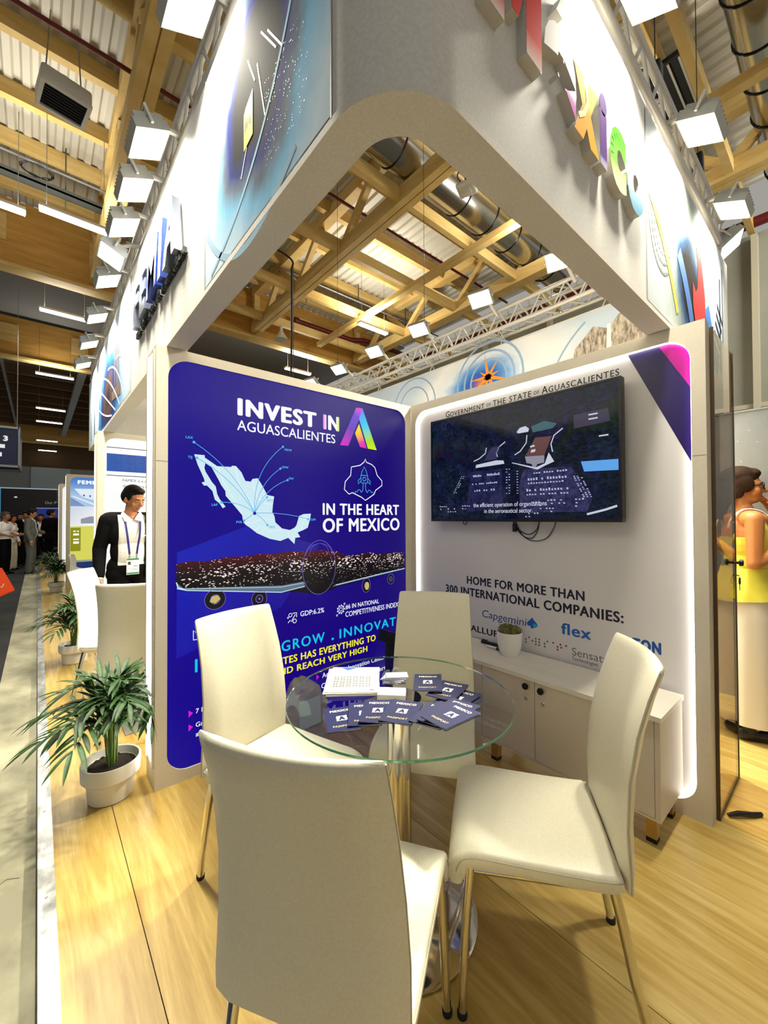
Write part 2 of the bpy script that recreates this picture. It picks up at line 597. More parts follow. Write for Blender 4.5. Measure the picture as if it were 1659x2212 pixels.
# big glulam girders across the hall
GL = wood('glulam_girder_face', [(0.35, '#8f6526'), (0.62, '#b28539'), (0.95, '#c99d52')], (0.5, 2.0, 7.0), 0.6, 0.003)
for i, (y, z0, z1, l) in enumerate(((13.35, 7.75, 9.35, 'deep laminated timber girder across the hall, nearest to the stand'), (21.0, 7.8, 9.3, 'deep laminated timber girder across the hall, second from the stand'), (40.5, 7.4, 8.6, 'laminated timber girder far down the hall above the hanging sign'))):
    g = thing('glulam_girder', l, 'beam', (0, y, z0))
    MB().box(-14, 12.3, 0, 0.26, 0, z1 - z0).build('beam', GL, g)
    MB().box(-14, 12.3, -0.07, 0.33, -0.09, 0.0).build('bottom_flange', TIMBER, g)
    if i < 2:
        for x in (-3.1, -0.9, 1.3, 3.4, 7.6):
            MB().box(x - 0.28, x + 0.28, -0.02, 0.0, 0.55, 1.2).build('cover_plate', TIMBER, g)
# far hall grid: steel rails and timber joists under the dark deck
for i, y in enumerate((23.0, 24.8, 26.6, 28.4, 30.2, 32.0, 34.0, 36.0, 38.0, 42.5, 44.2)):
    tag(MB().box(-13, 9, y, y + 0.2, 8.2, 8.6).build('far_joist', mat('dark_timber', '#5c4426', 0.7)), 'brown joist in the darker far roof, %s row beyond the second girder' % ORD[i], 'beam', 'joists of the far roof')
for i, (x, w) in enumerate(((-1.2, 0.07), (1.35, 0.28), (3.2, 0.09))):
    tag(MB().box(x, x + w, 21.4, 40.3, 7.95, 8.2).build('steel_rail', mat('grey_painted_steel', '#8b8f92', 0.5)), ('thin grey steel rail along the far roof above the carpet aisle', 'wide grey steel girder along the far roof, over the platform edge', 'narrow grey steel rail along the far roof, right of the wide girder')[i], 'girder')
pipe = mat('grey_conduit', '#77797a', 0.5, 0.5)
for i, y in enumerate((22.2, 25.7, 29.3, 33.0, 37.0)):
    tag(MB().tube([(-12, y, 8.75), (8, y, 8.75)], 0.05, 8).build('conduit', pipe, smooth=40), 'pale conduit crossing the far roof, %s from the second girder' % ORD[i], 'pipe', 'conduits of the far roof')

# ducts, pipes and trays
DUCT = mat('spiral_duct_metal', (0.45, 0.45, 0.43), 0.2, 1.0)
def duct(name, label, x0, x1, y, z, r, band):
    t = thing(name, label, 'duct', (0, y, z))
    MB().tube([(x0, 0, 0), (x1, 0, 0)], r, 28).build('duct_body', DUCT, t, 40)
    x = x0 + band
    while x < x1:
        pts = [(x, (r + 0.012) * cos(a), (r + 0.012) * sin(a)) for a in [2 * pi * i / 24 for i in range(24)]]
        MB().tube(pts, 0.012, 6, closed=True).build('hanger_band', BLACK, t, 40)
        x += band
duct('air_duct', 'round shiny metal air duct seen through the canopy opening', 2.2, 11.7, 5.55, 8.55, 0.40, 0.95)
duct('air_duct', 'round grey metal air duct at upper right outside the canopy', 3.6, 12.0, 0.75, 8.55, 0.34, 0.85)
REDP = mat('dark_red_sprinkler_pipe', '#5e1416', 0.45)
tag(MB().tube([(-9, 7.55, 8.75), (12, 7.55, 8.75)], 0.035, 8).build('sprinkler_pipe', REDP, smooth=40), 'thin dark red sprinkler pipe running under the roof deck', 'pipe')
t = thing('sprinkler_main', 'thick dark red pipe along the second bay in front of the deep girder', 'pipe', (0, 12.9, 8.55))
MB().tube([(7.0, 0, 0), (9.4, 0, 0), (9.8, -0.3, 0), (12.2, -0.3, 0)], 0.09, 10).build('pipe', REDP, t, 40)
MB().tube([(6.9, 0, 0), (7.05, 0, 0)], 0.12, 10).build('flange', REDP, t, 40)
tag(MB().tube([(12.0, 1.0, 8.0), (12.0, 12.0, 8.2)], 0.11, 10).build('sprinkler_main', REDP, smooth=40), 'thick dark red pipe high along the hall wall', 'pipe')
b = MB()
b.box(-9, 12, 10.75, 10.95, 8.35, 8.39); b.box(-9, 12, 10.75, 10.76, 8.35, 8.45); b.box(-9, 12, 10.94, 10.95, 8.35, 8.45)
tr = thing('cable_tray', 'grey cable tray hanging under the timber roof in front of the girder', 'tray', (0, 0, 0))
b.build('tray', mat('dark_grey_tray', '#565b57', 0.5, 0.4), tr)
for x in (-6, -4, -2, 0.4, 2.6, 4.2, 6.2, 8.2, 10.4):
    MB().box(x, x + 0.025, 10.84, 10.865, 8.1, 9.4).build('hanger', MATS['dark_grey_tray'], tr)
tag(MB().tube([(-9, 10.3, 8.45), (12, 10.3, 8.45)], 0.022, 6).build('conduit', pipe, smooth=40), 'thin conduit parallel to the cable tray', 'pipe')
# coil of cable on the tray at the left
pts = []
for i in range(90):
    a = i * 2 * pi / 22
    rr = 0.24 + 0.02 * sin(i * 0.7)
    pts.append((-0.05 + rr * cos(a) * 1.0, 10.3 + rr * 0.75 * sin(a), 8.3 + 0.012 * sin(i * 1.3)))
tag(MB().tube(pts, 0.011, 5).build('cable_coil', BLACK, smooth=60), 'coil of black cable hanging below the roof at left', 'cable')
# grille in the roof at upper right
g = thing('roof_grille', 'dark louvred grille in the roof at upper right', 'grille', (8.6, 2.3, 9.0))
MB().box(-0.75, 0.75, -0.6, 0.6, 0.02, 0.1).build('backing', mat('grille_dark', '#151514', 0.8), g)
for i in range(8):
    MB().box(-0.7, 0.7, -0.55 + i * 0.155, -0.52 + i * 0.155, 0.0, 0.02).build('slat', mat('slat_pale', '#a5a496', 0.5), g)
# ================================================================== display walls
def wall_frame(fr, x0, x1, z0, z1, ox0, ox1, oz0, oz1, r, thick, lip):
    """slab with a rounded rectangular recess, in frame coordinates (d = 0 is the front)"""
    inner = rrect(ox0, ox1, oz0, oz1, r, 10)
    cx, cz = (ox0 + ox1) / 2, (oz0 + oz1) / 2
    n = len(inner)
    q = n // 4
    outer = []
    cor = [(x1, z1), (x0, z1), (x0, z0), (x1, z0)]
    for i in range(n):
        outer.append(cor[i // q])
    b = MB()
    vs = [fr(*p, 0) for p in inner] + [fr(*p, 0) for p in outer] + [fr(*p, -lip) for p in inner]
    fs = []
    for i in range(n):
        j = (i + 1) % n
        if outer[i] == outer[j]:
            fs.append((i, j, n + i))
        else:
            fs.append((i, j, n + j, n + i))
        fs.append((i, 2 * n + i, 2 * n + j, j))
    b.add(vs, fs)
    c = [(x0, z0), (x1, z0), (x1, z1), (x0, z1)]
    vs = [fr(*p, 0) for p in c] + [fr(*p, -thick) for p in c]
    b.add(vs, [(0, 4, 5, 1), (1, 5, 6, 2), (2, 6, 7, 3), (3, 7, 4, 0), (7, 6, 5, 4)])
    return b, inner

def led_ring(inner, fr, d0, d1, inset=0.001):
    n = len(inner)
    cx = sum(p[0] for p in inner) / n; cz = sum(p[1] for p in inner) / n
    q = [(p[0] + (cx - p[0]) * inset, p[1] + (cz - p[1]) * inset) for p in inner]
    b = MB()
    vs = [fr(*p, d0) for p in q] + [fr(*p, d1) for p in q]
    b.add(vs, [(i, (i + 1) % n, n + (i + 1) % n, n + i) for i in range(n)])
    return b

def backlit(name, c, es=1.0):
    return mat(name, '#050505', 0.28, emit=c, es=es)
BW = backlit('backlit_white', '#f6fbff')
BCYAN = backlit('backlit_cyan', '#12c4e8')
BYEL = backlit('backlit_yellow', '#f4ec1e')
BPALE = backlit('backlit_pale_blue', '#cdeaf2')
BSKY = backlit('backlit_line_blue', '#4fb4e8')
BTEAL = backlit('backlit_teal', '#2f9fb8')
BMAG = backlit('backlit_magenta', '#e212d8')
BBLUE = backlit('backlit_deep_blue', '#1a0f96')

def ramp_emit(name, p0, p1, stops, es=1.0, rough=0.28):
    """printed, backlit colour blend from world point p0 to p1"""
    m = mat(name, '#050505', rough)
    k = NT(m)
    tc = k.n('ShaderNodeTexCoord')
    d = V(p1) - V(p0)
    sub = k.n('ShaderNodeVectorMath', operation='SUBTRACT'); sub.inputs[1].default_value = V(p0)
    k.l(tc.outputs['Object'], sub.inputs[0])
    dot = k.n('ShaderNodeVectorMath', operation='DOT_PRODUCT'); dot.inputs[1].default_value = d / d.length_squared
    k.l(sub.outputs[0], dot.inputs[0])
    k.l(k.ramp(dot.outputs['Value'], stops), k.b.inputs['Emission Color'])
    k.b.inputs['Emission Strength'].default_value = es
    return m

# ---------------------------------------------------------------- purple light-box wall
YP = 2.517
pf = frame((0, YP, 0), (1, 0, 0), (0, 0, 1), (0, -1, 0))
wallP = thing('display_wall', 'cream wall with a backlit violet-blue map poster behind the glass table', 'display wall', (0, 0, 0))
b, innerP = wall_frame(pf, 0.495, 2.474, 0.0, 2.472, 0.556, 2.41, 0.064, 2.415, 0.115, 0.215, 0.03)
b.build('wall_body', PANEL, wallP)
MB().box(0.496, 0.556, -0.0006, 0.0, 1.822, 1.825, lambda a, d, c: pf(a, c, -d)).build('panel_joint', mat('joint_grey', '#8b8477', 0.7), wallP)
# LED channel down the aisle end of the wall
ch = MB().box(0.485, 0.4949, 2.535, 2.555, 0.12, 2.45); ch.box(0.485, 0.4949, 2.70, 2.72, 0.12, 2.45)
ch.build('end_channel', PANEL, wallP)
MB().box(0.4905, 0.4948, 2.5555, 2.6995, 0.14, 2.44).build('end_led', LEDM, wallP)
# poster
bg = mat('backlit_violet_poster', '#050505', 0.3, spec=0.25)
k = NT(bg)
tc = k.n('ShaderNodeTexCoord')
sx = k.n('ShaderNodeSeparateXYZ'); k.l(tc.outputs['Object'], sx.inputs[0])
ns = k.n('ShaderNodeTexNoise', i_Scale=0.9, i_Detail=1.0)
k.l(tc.outputs['Object'], ns.inputs['Vector'])
# brighter blue towards the left middle, violet elsewhere (printed blend)
mm = k.n('ShaderNodeMath', operation='MULTIPLY_ADD'); k.l(sx.outputs['X'], mm.inputs[0]); mm.inputs[1].default_value = 0.42; mm.inputs[2].default_value = -0.25
ad = k.n('ShaderNodeMath', operation='ADD'); k.l(mm.outputs[0], ad.inputs[0])
m2 = k.n('ShaderNodeMath', operation='MULTIPLY_ADD'); k.l(ns.outputs[0], m2.inputs[0]); m2.inputs[1].default_value = 0.3; m2.inputs[2].default_value = -0.1
k.l(m2.outputs[0], ad.inputs[1])
k.l(k.ramp(ad.outputs[0], [(0.0, '#12028e'), (0.35, '#160080'), (0.75, '#160472')]), k.b.inputs['Emission Color'])
k.b.inputs['Emission Strength'].default_value = 1.0
poster = MB().poly(innerP, pf, -0.008).build('poster', bg, wallP)
D = -0.0065
def pp(name, b, m):
    return b.build(name, m, poster)
# lighter wedge on the poster
wedge = ramp_emit('backlit_wedge', (0.6, YP, 1.3), (1.7, YP, 0.75), [(0.0, '#0a18b2'), (0.45, '#100696'), (1.0, '#160080')])
pp('blue_wedge', MB().poly([(0.604, 0.7), (1.25, 0.9), (1.55, 1.30), (1.039, 1.459), (0.606, 1.305)], pf, -0.0072), wedge)
# heading
b = MB().text('INVEST', 0.952, 2.155, pf, 0.101, 0.575, 0.038, D)
pp('heading_lettering', b, BW)
inm = ramp_emit('backlit_in_blend', (1.585, YP, 2.2), (1.725, YP, 2.2), [(0.0, '#e06ad8'), (0.25, '#ffffff'), (0.72, '#ffffff'), (1.0, '#c6e04a')])
pp('heading_lettering', MB().text('IN', 1.582, 2.155, pf, 0.101, 0.142, 0.038, D), inm)
pp('heading_lettering', MB().text('AGUASCALIENTES', 0.950, 2.057, pf, 0.064, 0.738, 0.004, D), BW)
# folded-ribbon letter A
lg1 = ramp_emit('logo_violet', (1.93, YP, 2.36), (1.75, YP, 2.05), [(0.0, '#d426c8'), (0.22, '#5a1fd0'), (0.55, '#5b24b8'), (1.0, '#d81cc0')])
lg2 = ramp_emit('logo_blue_lime', (1.94, YP, 2.36), (2.07, YP, 2.05), [(0.0, '#2f7df0'), (0.4, '#1ec8e8'), (0.75, '#a8e020'), (1.0, '#d8ee10')])
lg3 = ramp_emit('logo_yellow', (1.9, YP, 2.24), (1.96, YP, 2.05), [(0.0, '#f8f000'), (0.4, '#f6c020'), (0.75, '#e840a0'), (1.0, '#d818c8')])
pp('logo_ribbon', MB().poly([(1.884, 2.361), (1.945, 2.366), (1.925, 2.30), (1.808, 2.053), (1.731, 2.05)], pf, D), lg1)
pp('logo_ribbon', MB().poly([(1.945, 2.366), (2.09, 2.049), (1.999, 2.052), (1.912, 2.275)], pf, D + 0.0004), lg2)
pp('logo_ribbon', MB().poly([(1.911, 2.237), (1.988, 2.051), (1.921, 2.056), (1.872, 2.158)], pf, D + 0.0006), lg3)
# map
MAP = [(0.697, 1.878), (0.756, 1.878), (0.756, 1.864), (0.829, 1.818), (0.914, 1.82), (0.917, 1.828), (0.943, 1.828), (0.978, 1.791), (1.003, 1.738), (1.038, 1.735), (1.051, 1.754), (1.085, 1.76), (1.11, 1.723), (1.133, 1.684), (1.15, 1.653), (1.199, 1.645), (1.19, 1.587), (1.186, 1.54), (1.201, 1.514), (1.208, 1.472), (1.256, 1.43), (1.314, 1.418), (1.349, 1.433), (1.364, 1.449), (1.385, 1.514), (1.42, 1.528), (1.479, 1.531), (1.472, 1.492), (1.453, 1.431), (1.416, 1.415), (1.373, 1.4), (1.394, 1.367), (1.355, 1.363), (1.349, 1.32), (1.302, 1.365), (1.244, 1.346), (1.166, 1.364), (1.08, 1.403), (1.034, 1.439), (1.003, 1.46), (0.988, 1.485), (0.983, 1.519), (0.938, 1.573), (0.88, 1.639), (0.878, 1.668), (0.852, 1.705), (0.838, 1.733), (0.792, 1.815), (0.76, 1.832), (0.754, 1.803), (0.761, 1.78), (0.797, 1.721), (0.82, 1.694), (0.829, 1.647), (0.843, 1.619), (0.879, 1.572), (0.862, 1.562), (0.843, 1.591), (0.815, 1.614), (0.801, 1.665), (0.77, 1.697), (0.752, 1.696), (0.738, 1.714), (0.756, 1.719), (0.752, 1.738), (0.716, 1.819)]
pp('country_map', MB().poly(MAP, pf, D), BPALE)
def arc(p, q, bend, n=16):
    mx, my = (p[0] + q[0]) / 2, (p[1] + q[1]) / 2
    nx, ny = -(q[1] - p[1]), q[0] - p[0]
    c = (mx + nx * bend, my + ny * bend)
    return [((1 - t) ** 2 * p[0] + 2 * t * (1 - t) * c[0] + t * t * q[0], (1 - t) ** 2 * p[1] + 2 * t * (1 - t) * c[1] + t * t * q[1]) for t in [i / n for i in range(n + 1)]]
hub = (1.064, 1.532)
dest = {'LAX': ((0.695, 1.949), -.16), 'TIJ': ((0.712, 1.858), -.14), 'MDW': ((1.263, 1.985), .26), 'DFW': ((1.244, 1.835), .22), 'IAH': ((1.297, 1.76), .22), 'MTY': ((1.149, 1.638), .08), 'LAP': ((0.854, 1.598), -.2), 'PVR': ((0.995, 1.485), 0.0), 'MEX': ((1.152, 1.454), 0.12), 'CUN': ((1.457, 1.492), .08)}
b = MB()
for kx, (p, bend) in dest.items():
    b.ribbon(arc(hub, p, bend), 0.0036, pf, D + 0.0006)
    b.disc(p, 0.008, pf, D + 0.0008, 12)
pp('flight_arc', b, BSKY)
b = MB()
off = {'LAX': (-.045, .018), 'TIJ': (-.05, -.006), 'MDW': (.012, -.025), 'DFW': (.012, .004), 'IAH': (.01, .006), 'MTY': (0.0, -.028), 'LAP': (-.058, -.022), 'PVR': (-.05, -.016), 'MEX': (.012, -.02), 'CUN': (.014, -.01)}
for kx, (p, bend) in dest.items():
    b.text(kx, p[0] + off[kx][0], p[1] + off[kx][1], pf, 0.014, None, 0.02, D + 0.001)
pp('airport_lettering', b, BSKY)
b = MB().poly([(hub[0] + 0.012 * cos(a + .3), hub[1] + 0.012 * sin(a + .3)) for a in [i * pi / 3 for i in range(6)]], pf, D + 0.0012)
pp('hub_mark', b, BBLUE)
b = MB()
for pl in ([(0.83, 1.815), (0.87, 1.72), (0.93, 1.62), (0.985, 1.53)], [(0.94, 1.825), (0.96, 1.72), (1.03, 1.62), (1.06, 1.56)], [(1.05, 1.75), (1.07, 1.66), (1.12, 1.6), (1.185, 1.59)], [(0.99, 1.47), (1.06, 1.47), (1.12, 1.5), (1.19, 1.49)], [(1.06, 1.42), (1.11, 1.45), (1.17, 1.41), (1.25, 1.42)], [(1.3, 1.37), (1.31, 1.41)], [(1.40, 1.42), (1.43, 1.5), (1.43, 1.525)]):
    b.ribbon(pl, 0.0022, pf, D + 0.0004)
pp('state_borders', b, BW)
# outline of the state with a rocket
ST = [(1.975, 1.966), (1.983, 1.942), (2.038, 1.928), (2.071, 1.906), (2.095, 1.844), (2.145, 1.802), (2.145, 1.764), (2.078, 1.723), (2.062, 1.69), (1.973, 1.638), (1.935, 1.661), (1.844, 1.695), (1.814, 1.682), (1.77, 1.716), (1.778, 1.776), (1.829, 1.827), (1.837, 1.893), (1.92, 1.912), (1.959, 1.94)]
pp('state_outline', MB().ribbon(ST, 0.007, pf, D, True), BW)
b = MB()
cx = 1.962
b.ribbon([(cx - .03, 1.775), (cx - .034, 1.83), (cx - .022, 1.865), (cx, 1.905), (cx + .022, 1.865), (cx + .034, 1.83), (cx + .03, 1.775)], 0.005, pf, D, True)
b.ribbon([(cx - .033, 1.835), (cx + .033, 1.835)], 0.005, pf, D)
b.ring((cx, 1.806), 0.015, 0.005, pf, D)
for s_ in (-1, 1):
    b.ribbon([(cx + s_ * .034, 1.815), (cx + s_ * .062, 1.79), (cx + s_ * .062, 1.765), (cx + s_ * .032, 1.79)], 0.005, pf, D)
    b.ribbon([(cx + s_ * .012, 1.775), (cx + s_ * .014, 1.72), (cx + s_ * .03, 1.70)], 0.005, pf, D)
    b.ribbon([(cx + s_ * .03, 1.70), (cx + s_ * .045, 1.722), (cx + s_ * .065, 1.715), (cx + s_ * .07, 1.702), (cx + s_ * .088, 1.706), (cx + s_ * .094, 1.69)], 0.005, pf, D)
pp('rocket_emblem', b, BSKY)
pp('slogan_lettering', MB().text('IN THE HEART', 1.577, 1.525, pf, 0.081, 0.757, 0.022, D).text('OF MEXICO', 1.577, 1.396, pf, 0.098, 0.763, 0.022, D), BW)
# night city seen through the outline of an airliner
night = mat('backlit_night_city', '#050505', 0.28)
k = NT(night)
tc = k.n('ShaderNodeTexCoord')
mp = k.n('ShaderNodeMapping'); mp.inputs['Scale'].default_value = (1, 1, 2.2); k.l(tc.outputs['Object'], mp.inputs[0])
vo = k.n('ShaderNodeTexVoronoi', i_Scale=46.0); k.l(mp.outputs[0], vo.inputs['Vector'])
nz = k.n('ShaderNodeTexNoise', i_Scale=7.0, i_Detail=3.0); k.l(mp.outputs[0], nz.inputs['Vector'])
sx = k.n('ShaderNodeSeparateXYZ'); k.l(tc.outputs['Object'], sx.inputs[0])
hz = k.n('ShaderNodeMath', operation='SUBTRACT'); k.l(sx.outputs['Z'], hz.inputs[0]); hz.inputs[1].default_value = 1.165
ab = k.n('ShaderNodeMath', operation='ABSOLUTE'); k.l(hz.outputs[0], ab.inputs[0])
dens = k.n('ShaderNodeMath', operation='MULTIPLY_ADD'); k.l(ab.outputs[0], dens.inputs[0]); dens.inputs[1].default_value = -3.4; dens.inputs[2].default_value = 0.72
de2 = k.n('ShaderNodeMath', operation='MULTIPLY'); k.l(dens.outputs[0], de2.inputs[0]); k.l(nz.outputs[0], de2.inputs[1])
sub = k.n('ShaderNodeMath', operation='SUBTRACT'); k.l(de2.outputs[0], sub.inputs[0]); k.l(vo.outputs['Distance'], sub.inputs[1])
lite = k.ramp(sub.outputs[0], [(0.0, '#000000'), (0.05, '#ffe9e4')])
# sky-hill part: dark red fading to black below
mr = k.n('ShaderNodeMapRange'); k.l(sx.outputs['Z'], mr.inputs[0]); mr.inputs[1].default_value = 1.08; mr.inputs[2].default_value = 1.27
base = k.ramp(mr.outputs[0], [(0.0, '#030006'), (0.45, '#0a0208'), (0.7, '#2a0410'), (1.0, '#520414')])
mix = k.n('ShaderNodeMix', data_type='RGBA', blend_type='ADD'); mix.inputs[0].default_value = 1.0
k.l(base, mix.inputs['A']); k.l(lite, mix.inputs['B'])
k.l(mix.outputs['Result'], k.b.inputs['Emission Color']); k.b.inputs['Emission Strength'].default_value = 1.0
hills = [(0.604, 1.243), (0.68, 1.25), (0.78, 1.245), (0.90, 1.262), (1.0, 1.258), (1.08, 1.267), (1.2, 1.262), (1.32, 1.272), (1.45, 1.262), (1.549, 1.268), (1.70, 1.25), (1.78, 1.215), (1.9, 1.212), (2.0, 1.225), (2.12, 1.205), (2.26, 1.212), (2.397, 1.198)]
wing = [(2.397, 1.062), (2.15, 1.03), (1.70, 0.985), (1.60, 0.955), (1.50, 0.955), (1.434, 0.975), (1.255, 1.002), (0.62, 1.092), (0.602, 1.132)]
pp('night_city_print', MB().poly(hills + wing, pf, D - 0.0003), night)
fus = [(1.549 + 0.138 * cos(a), 1.14 + (0.198 if sin(a) > 0 else 0.19) * sin(a)) for a in [2 * pi * i / 40 for i in range(40)]]
pp('fuselage_print', MB().poly([p for p in fus if p[1] < 1.25], pf, D), night)
lav = backlit('backlit_lavender_line', '#8a78d8', 0.8)
silver = backlit('backlit_silver', '#5c7488')
b = MB().ribbon(fus, 0.003, pf, D + 0.0004, True)
for kx in (0.8, 0.6):
    b.ribbon([(1.549 + 0.138 * kx * cos(a), 1.23 + 0.085 * sin(a)) for a in [pi * i / 16 for i in range(17)]], 0.002, pf, D + 0.0004)
pp('fuselage_outline', b, lav)
b = MB().poly([(0.602, 1.135), (0.64, 1.098), (1.255, 1.045), (1.42, 1.055), (1.43, 1.02), (1.25, 0.998), (0.66, 1.083), (0.606, 1.10)], pf, D + 0.0005)
b.poly([(2.397, 1.068), (2.12, 1.046), (1.69, 1.005), (1.66, 0.99), (2.14, 1.034), (2.397, 1.058)], pf, D + 0.0005)
b.poly([(1.25, 1.142), (1.41, 1.128), (1.41, 1.122)], pf, D + 0.0005)
b.poly([(1.69, 1.13), (1.80, 1.142), (1.69, 1.122)], pf, D + 0.0005)
pp('wing_print', b, silver)
b = MB().ribbon([(0.606, 1.10), (0.66, 1.083), (1.25, 1.0), (1.43, 1.02)], 0.005, pf, D + 0.0007).ribbon([(0.64, 1.094), (1.25, 1.035), (1.42, 1.045)], 0.003, pf, D + 0.0007).ribbon([(1.69, 1.0), (2.13, 1.042), (2.397, 1.064)], 0.005, pf, D + 0.0007).ribbon([(0.603, 1.135), (0.612, 1.105), (0.64, 1.094)], 0.006, pf, D + 0.0007)
pp('wing_highlight_print', b, BPALE)
dark = backlit('backlit_black', '#060612')
b = MB(); c2 = MB()
for (x, z, rx, rz) in ((0.818, 1.01, .062, .06), (1.096, 0.977, .052, .054), (1.978, 0.965, .042, .055), (2.238, 0.989, .038, .042)):
    b.disc((x, z), rx, pf, D + 0.0005, 24, rz)
    c2.ring((x, z), rx, 0.003, pf, D + 0.0008, 24, rz)
    c2.ring((x, z), rx * 0.45, 0.004, pf, D + 0.0008, 18, rz * 0.45)
    c2.disc((x, z), rx * 0.14, pf, D + 0.0008, 10)
pp('engine_print', b, dark)
pp('engine_rim_print', c2, lav)
pp('engine_light_print', MB().poly([(0.785, 1.0), (0.82, 0.985), (0.85, 1.01), (0.83, 1.035), (0.80, 1.03)], pf, D + 0.0009).disc((1.985, 0.96), 0.022, pf, D + .0009, 12, 0.032), backlit('backlit_amber', '#c9b56a'))
# facts
pp('fact_lettering', MB().text('GDP:6.2%', 1.394, 0.814, pf, 0.034, 0.194, 0.006, D).text('#6 IN NATIONAL', 1.777, 0.807, pf, 0.033, 0.331, 0.006, D).text('COMPETITIVENESS INDEX', 1.777, 0.748, pf, 0.038, 0.545, 0.004, D), BW)
b = MB()
b.ring((1.735, 0.812), 0.026, 0.004, pf, D); b.ring((1.735, 0.812), 0.013, 0.004, pf, D)
for i in range(9):
    a = i * 2 * pi / 9
    b.ribbon([(1.735 + .026 * cos(a), .812 + .026 * sin(a)), (1.735 + .036 * cos(a), .812 + .036 * sin(a))], 0.008, pf, D)
b.ring((1.70, 0.772), 0.006, 0.003, pf, D); b.ring((1.768, 0.85), 0.006, 0.003, pf, D)
b.ribbon([(1.30, 0.785), (1.315, 0.80), (1.325, 0.79), (1.355, 0.835)], 0.005, pf, D)
b.ribbon([(1.335, 0.845), (1.365, 0.845), (1.365, 0.815)], 0.005, pf, D)
b.ring((1.318, 0.835), 0.012, 0.004, pf, D); b.ring((1.35, 0.79), 0.013, 0.004, pf, D); b.ring((1.30, 0.82), 0.005, 0.003, pf, D)
b.ribbon([(0.695, 0.845), (0.695, 0.79), (0.76, 0.79), (0.76, 0.835), (0.735, 0.815), (0.735, 0.845), (0.715, 0.825)], 0.005, pf, D, True)
pp('fact_icons', b, BW)
pp('motto_lettering', MB().text('INVEST', 0.704, 0.600, pf, 0.074, 0.40, 0.012, D, spacing=1.2).text('.', 1.16, 0.600, pf, 0.074, None, 0.03, D).text('GROW', 1.252, 0.600, pf, 0.068, 0.34, 0.012, D, spacing=1.15).text('.', 1.650, 0.600, pf, 0.074, None, 0.03, D).text('INNOVATE', 1.722, 0.597, pf, 0.067, 0.635, 0.012, D, spacing=1.15), BCYAN)
pp('claim_lettering', MB().text('AGUASCALIENTES HAS EVERYTHING TO', 0.80, 0.512, pf, 0.047, 1.272, 0.022, D).text('TAKE OFF AND REACH VERY HIGH', 0.83, 0.444, pf, 0.042, 1.157, 0.022, D), BYEL)
pp('list_lettering', MB().text('7 R', 0.709, 0.360, pf, 0.026, None, 0.008, D).text('Gr', 0.709, 0.280, pf, 0.026, None, 0.008, D).text('a', 0.709, 0.225, pf, 0.026, None, 0.008, D).text('Aerospace Innovation Center', 1.570, 0.342, pf, 0.034, 0.597, 0.012, D).text('Com', 1.563, 0.267, pf, 0.034, None, 0.012, D).text('o Certific', 2.01, 0.255, pf, 0.034, 0.24, 0.012, D), BW)
b = MB()
for (x, z) in ((0.67, 0.368), (0.67, 0.288), (1.522, 0.358), (1.522, 0.278)):
    b.poly([(x, z + .02), (x + .024, z), (x, z - .02)], pf, D)
pp('list_arrows', b, BMAG)

# ---------------------------------------------------------------- white wall with the screen
XW = 2.476
def wf(y, z, d=0.0):
    return V((XW - d, y, z))
wfu = lambda a, z, d=0.0: V((XW - d, -a, z))       # reading direction: towards the camera side
wallW = thing('display_wall', 'cream wall with a recessed white board lit round its edge, carrying the screen', 'display wall', (0, 0, 0))
b, innerW = wall_frame(wfu, -2.516, -0.464, 0.0, 2.472, -2.462, -0.524, 0.064, 2.405, 0.115, 0.078, 0.026)
b.build('wall_body', PANEL, wallW)
MB().box(2.555, 2.62, 0.474, 2.73, 0, 2.462).build('rear_body', PANEL, wallW)
MB().box(0.466, 0.524, -0.0007, 0, 1.80, 1.803, lambda a, d, c: wf(a, c, -d)).build('panel_joint', MATS['joint_grey'], wallW)
board = MB().poly(innerW, wfu, -0.024).build('white_board', mat('satin_white_board', '#d9d6d6', 0.38), wallW)
led_ring(innerW, wfu, -0.003, -0.022, 0.0015).build('edge_led', LEDM, wallW)
# violet corner print
DW = -0.0237
KB = 1.0097          # prints were measured on the front plane of the wall
wfp = lambda a, z, d=0.0: wfu(a * KB, 1.5 + (z - 1.5) * KB, d)
viol = mat('violet_print', '#1b0752', 0.35)
mage = mat('magenta_print', '#a4087e', 0.35)
n = len(innerW)
cor = [p for p in innerW if p[0] > -0.645 and p[1] > 2.28]     # rounded corner, from right side round to the top
cor.sort(key=lambda p: atan2(p[1] - 2.29, p[0] + 0.639))
corner = [(-0.5245, 1.76)] + cor + [(-0.814, 2.405)]
pbd = MB().poly(corner, wfu, DW).build('corner_print', viol, board)
cor2 = [(-0.5245, 2.143)] + cor + [(-0.666, 2.405)]
MB().poly(cor2, wfu, DW + 0.0004).build('corner_print', mage, board)
INK = mat('dark_navy_ink', '#10142e', 0.5)
INKB = mat('black_ink', '#16161a', 0.5)
def bp(name, b, m):
    return b.build(name, m, board)
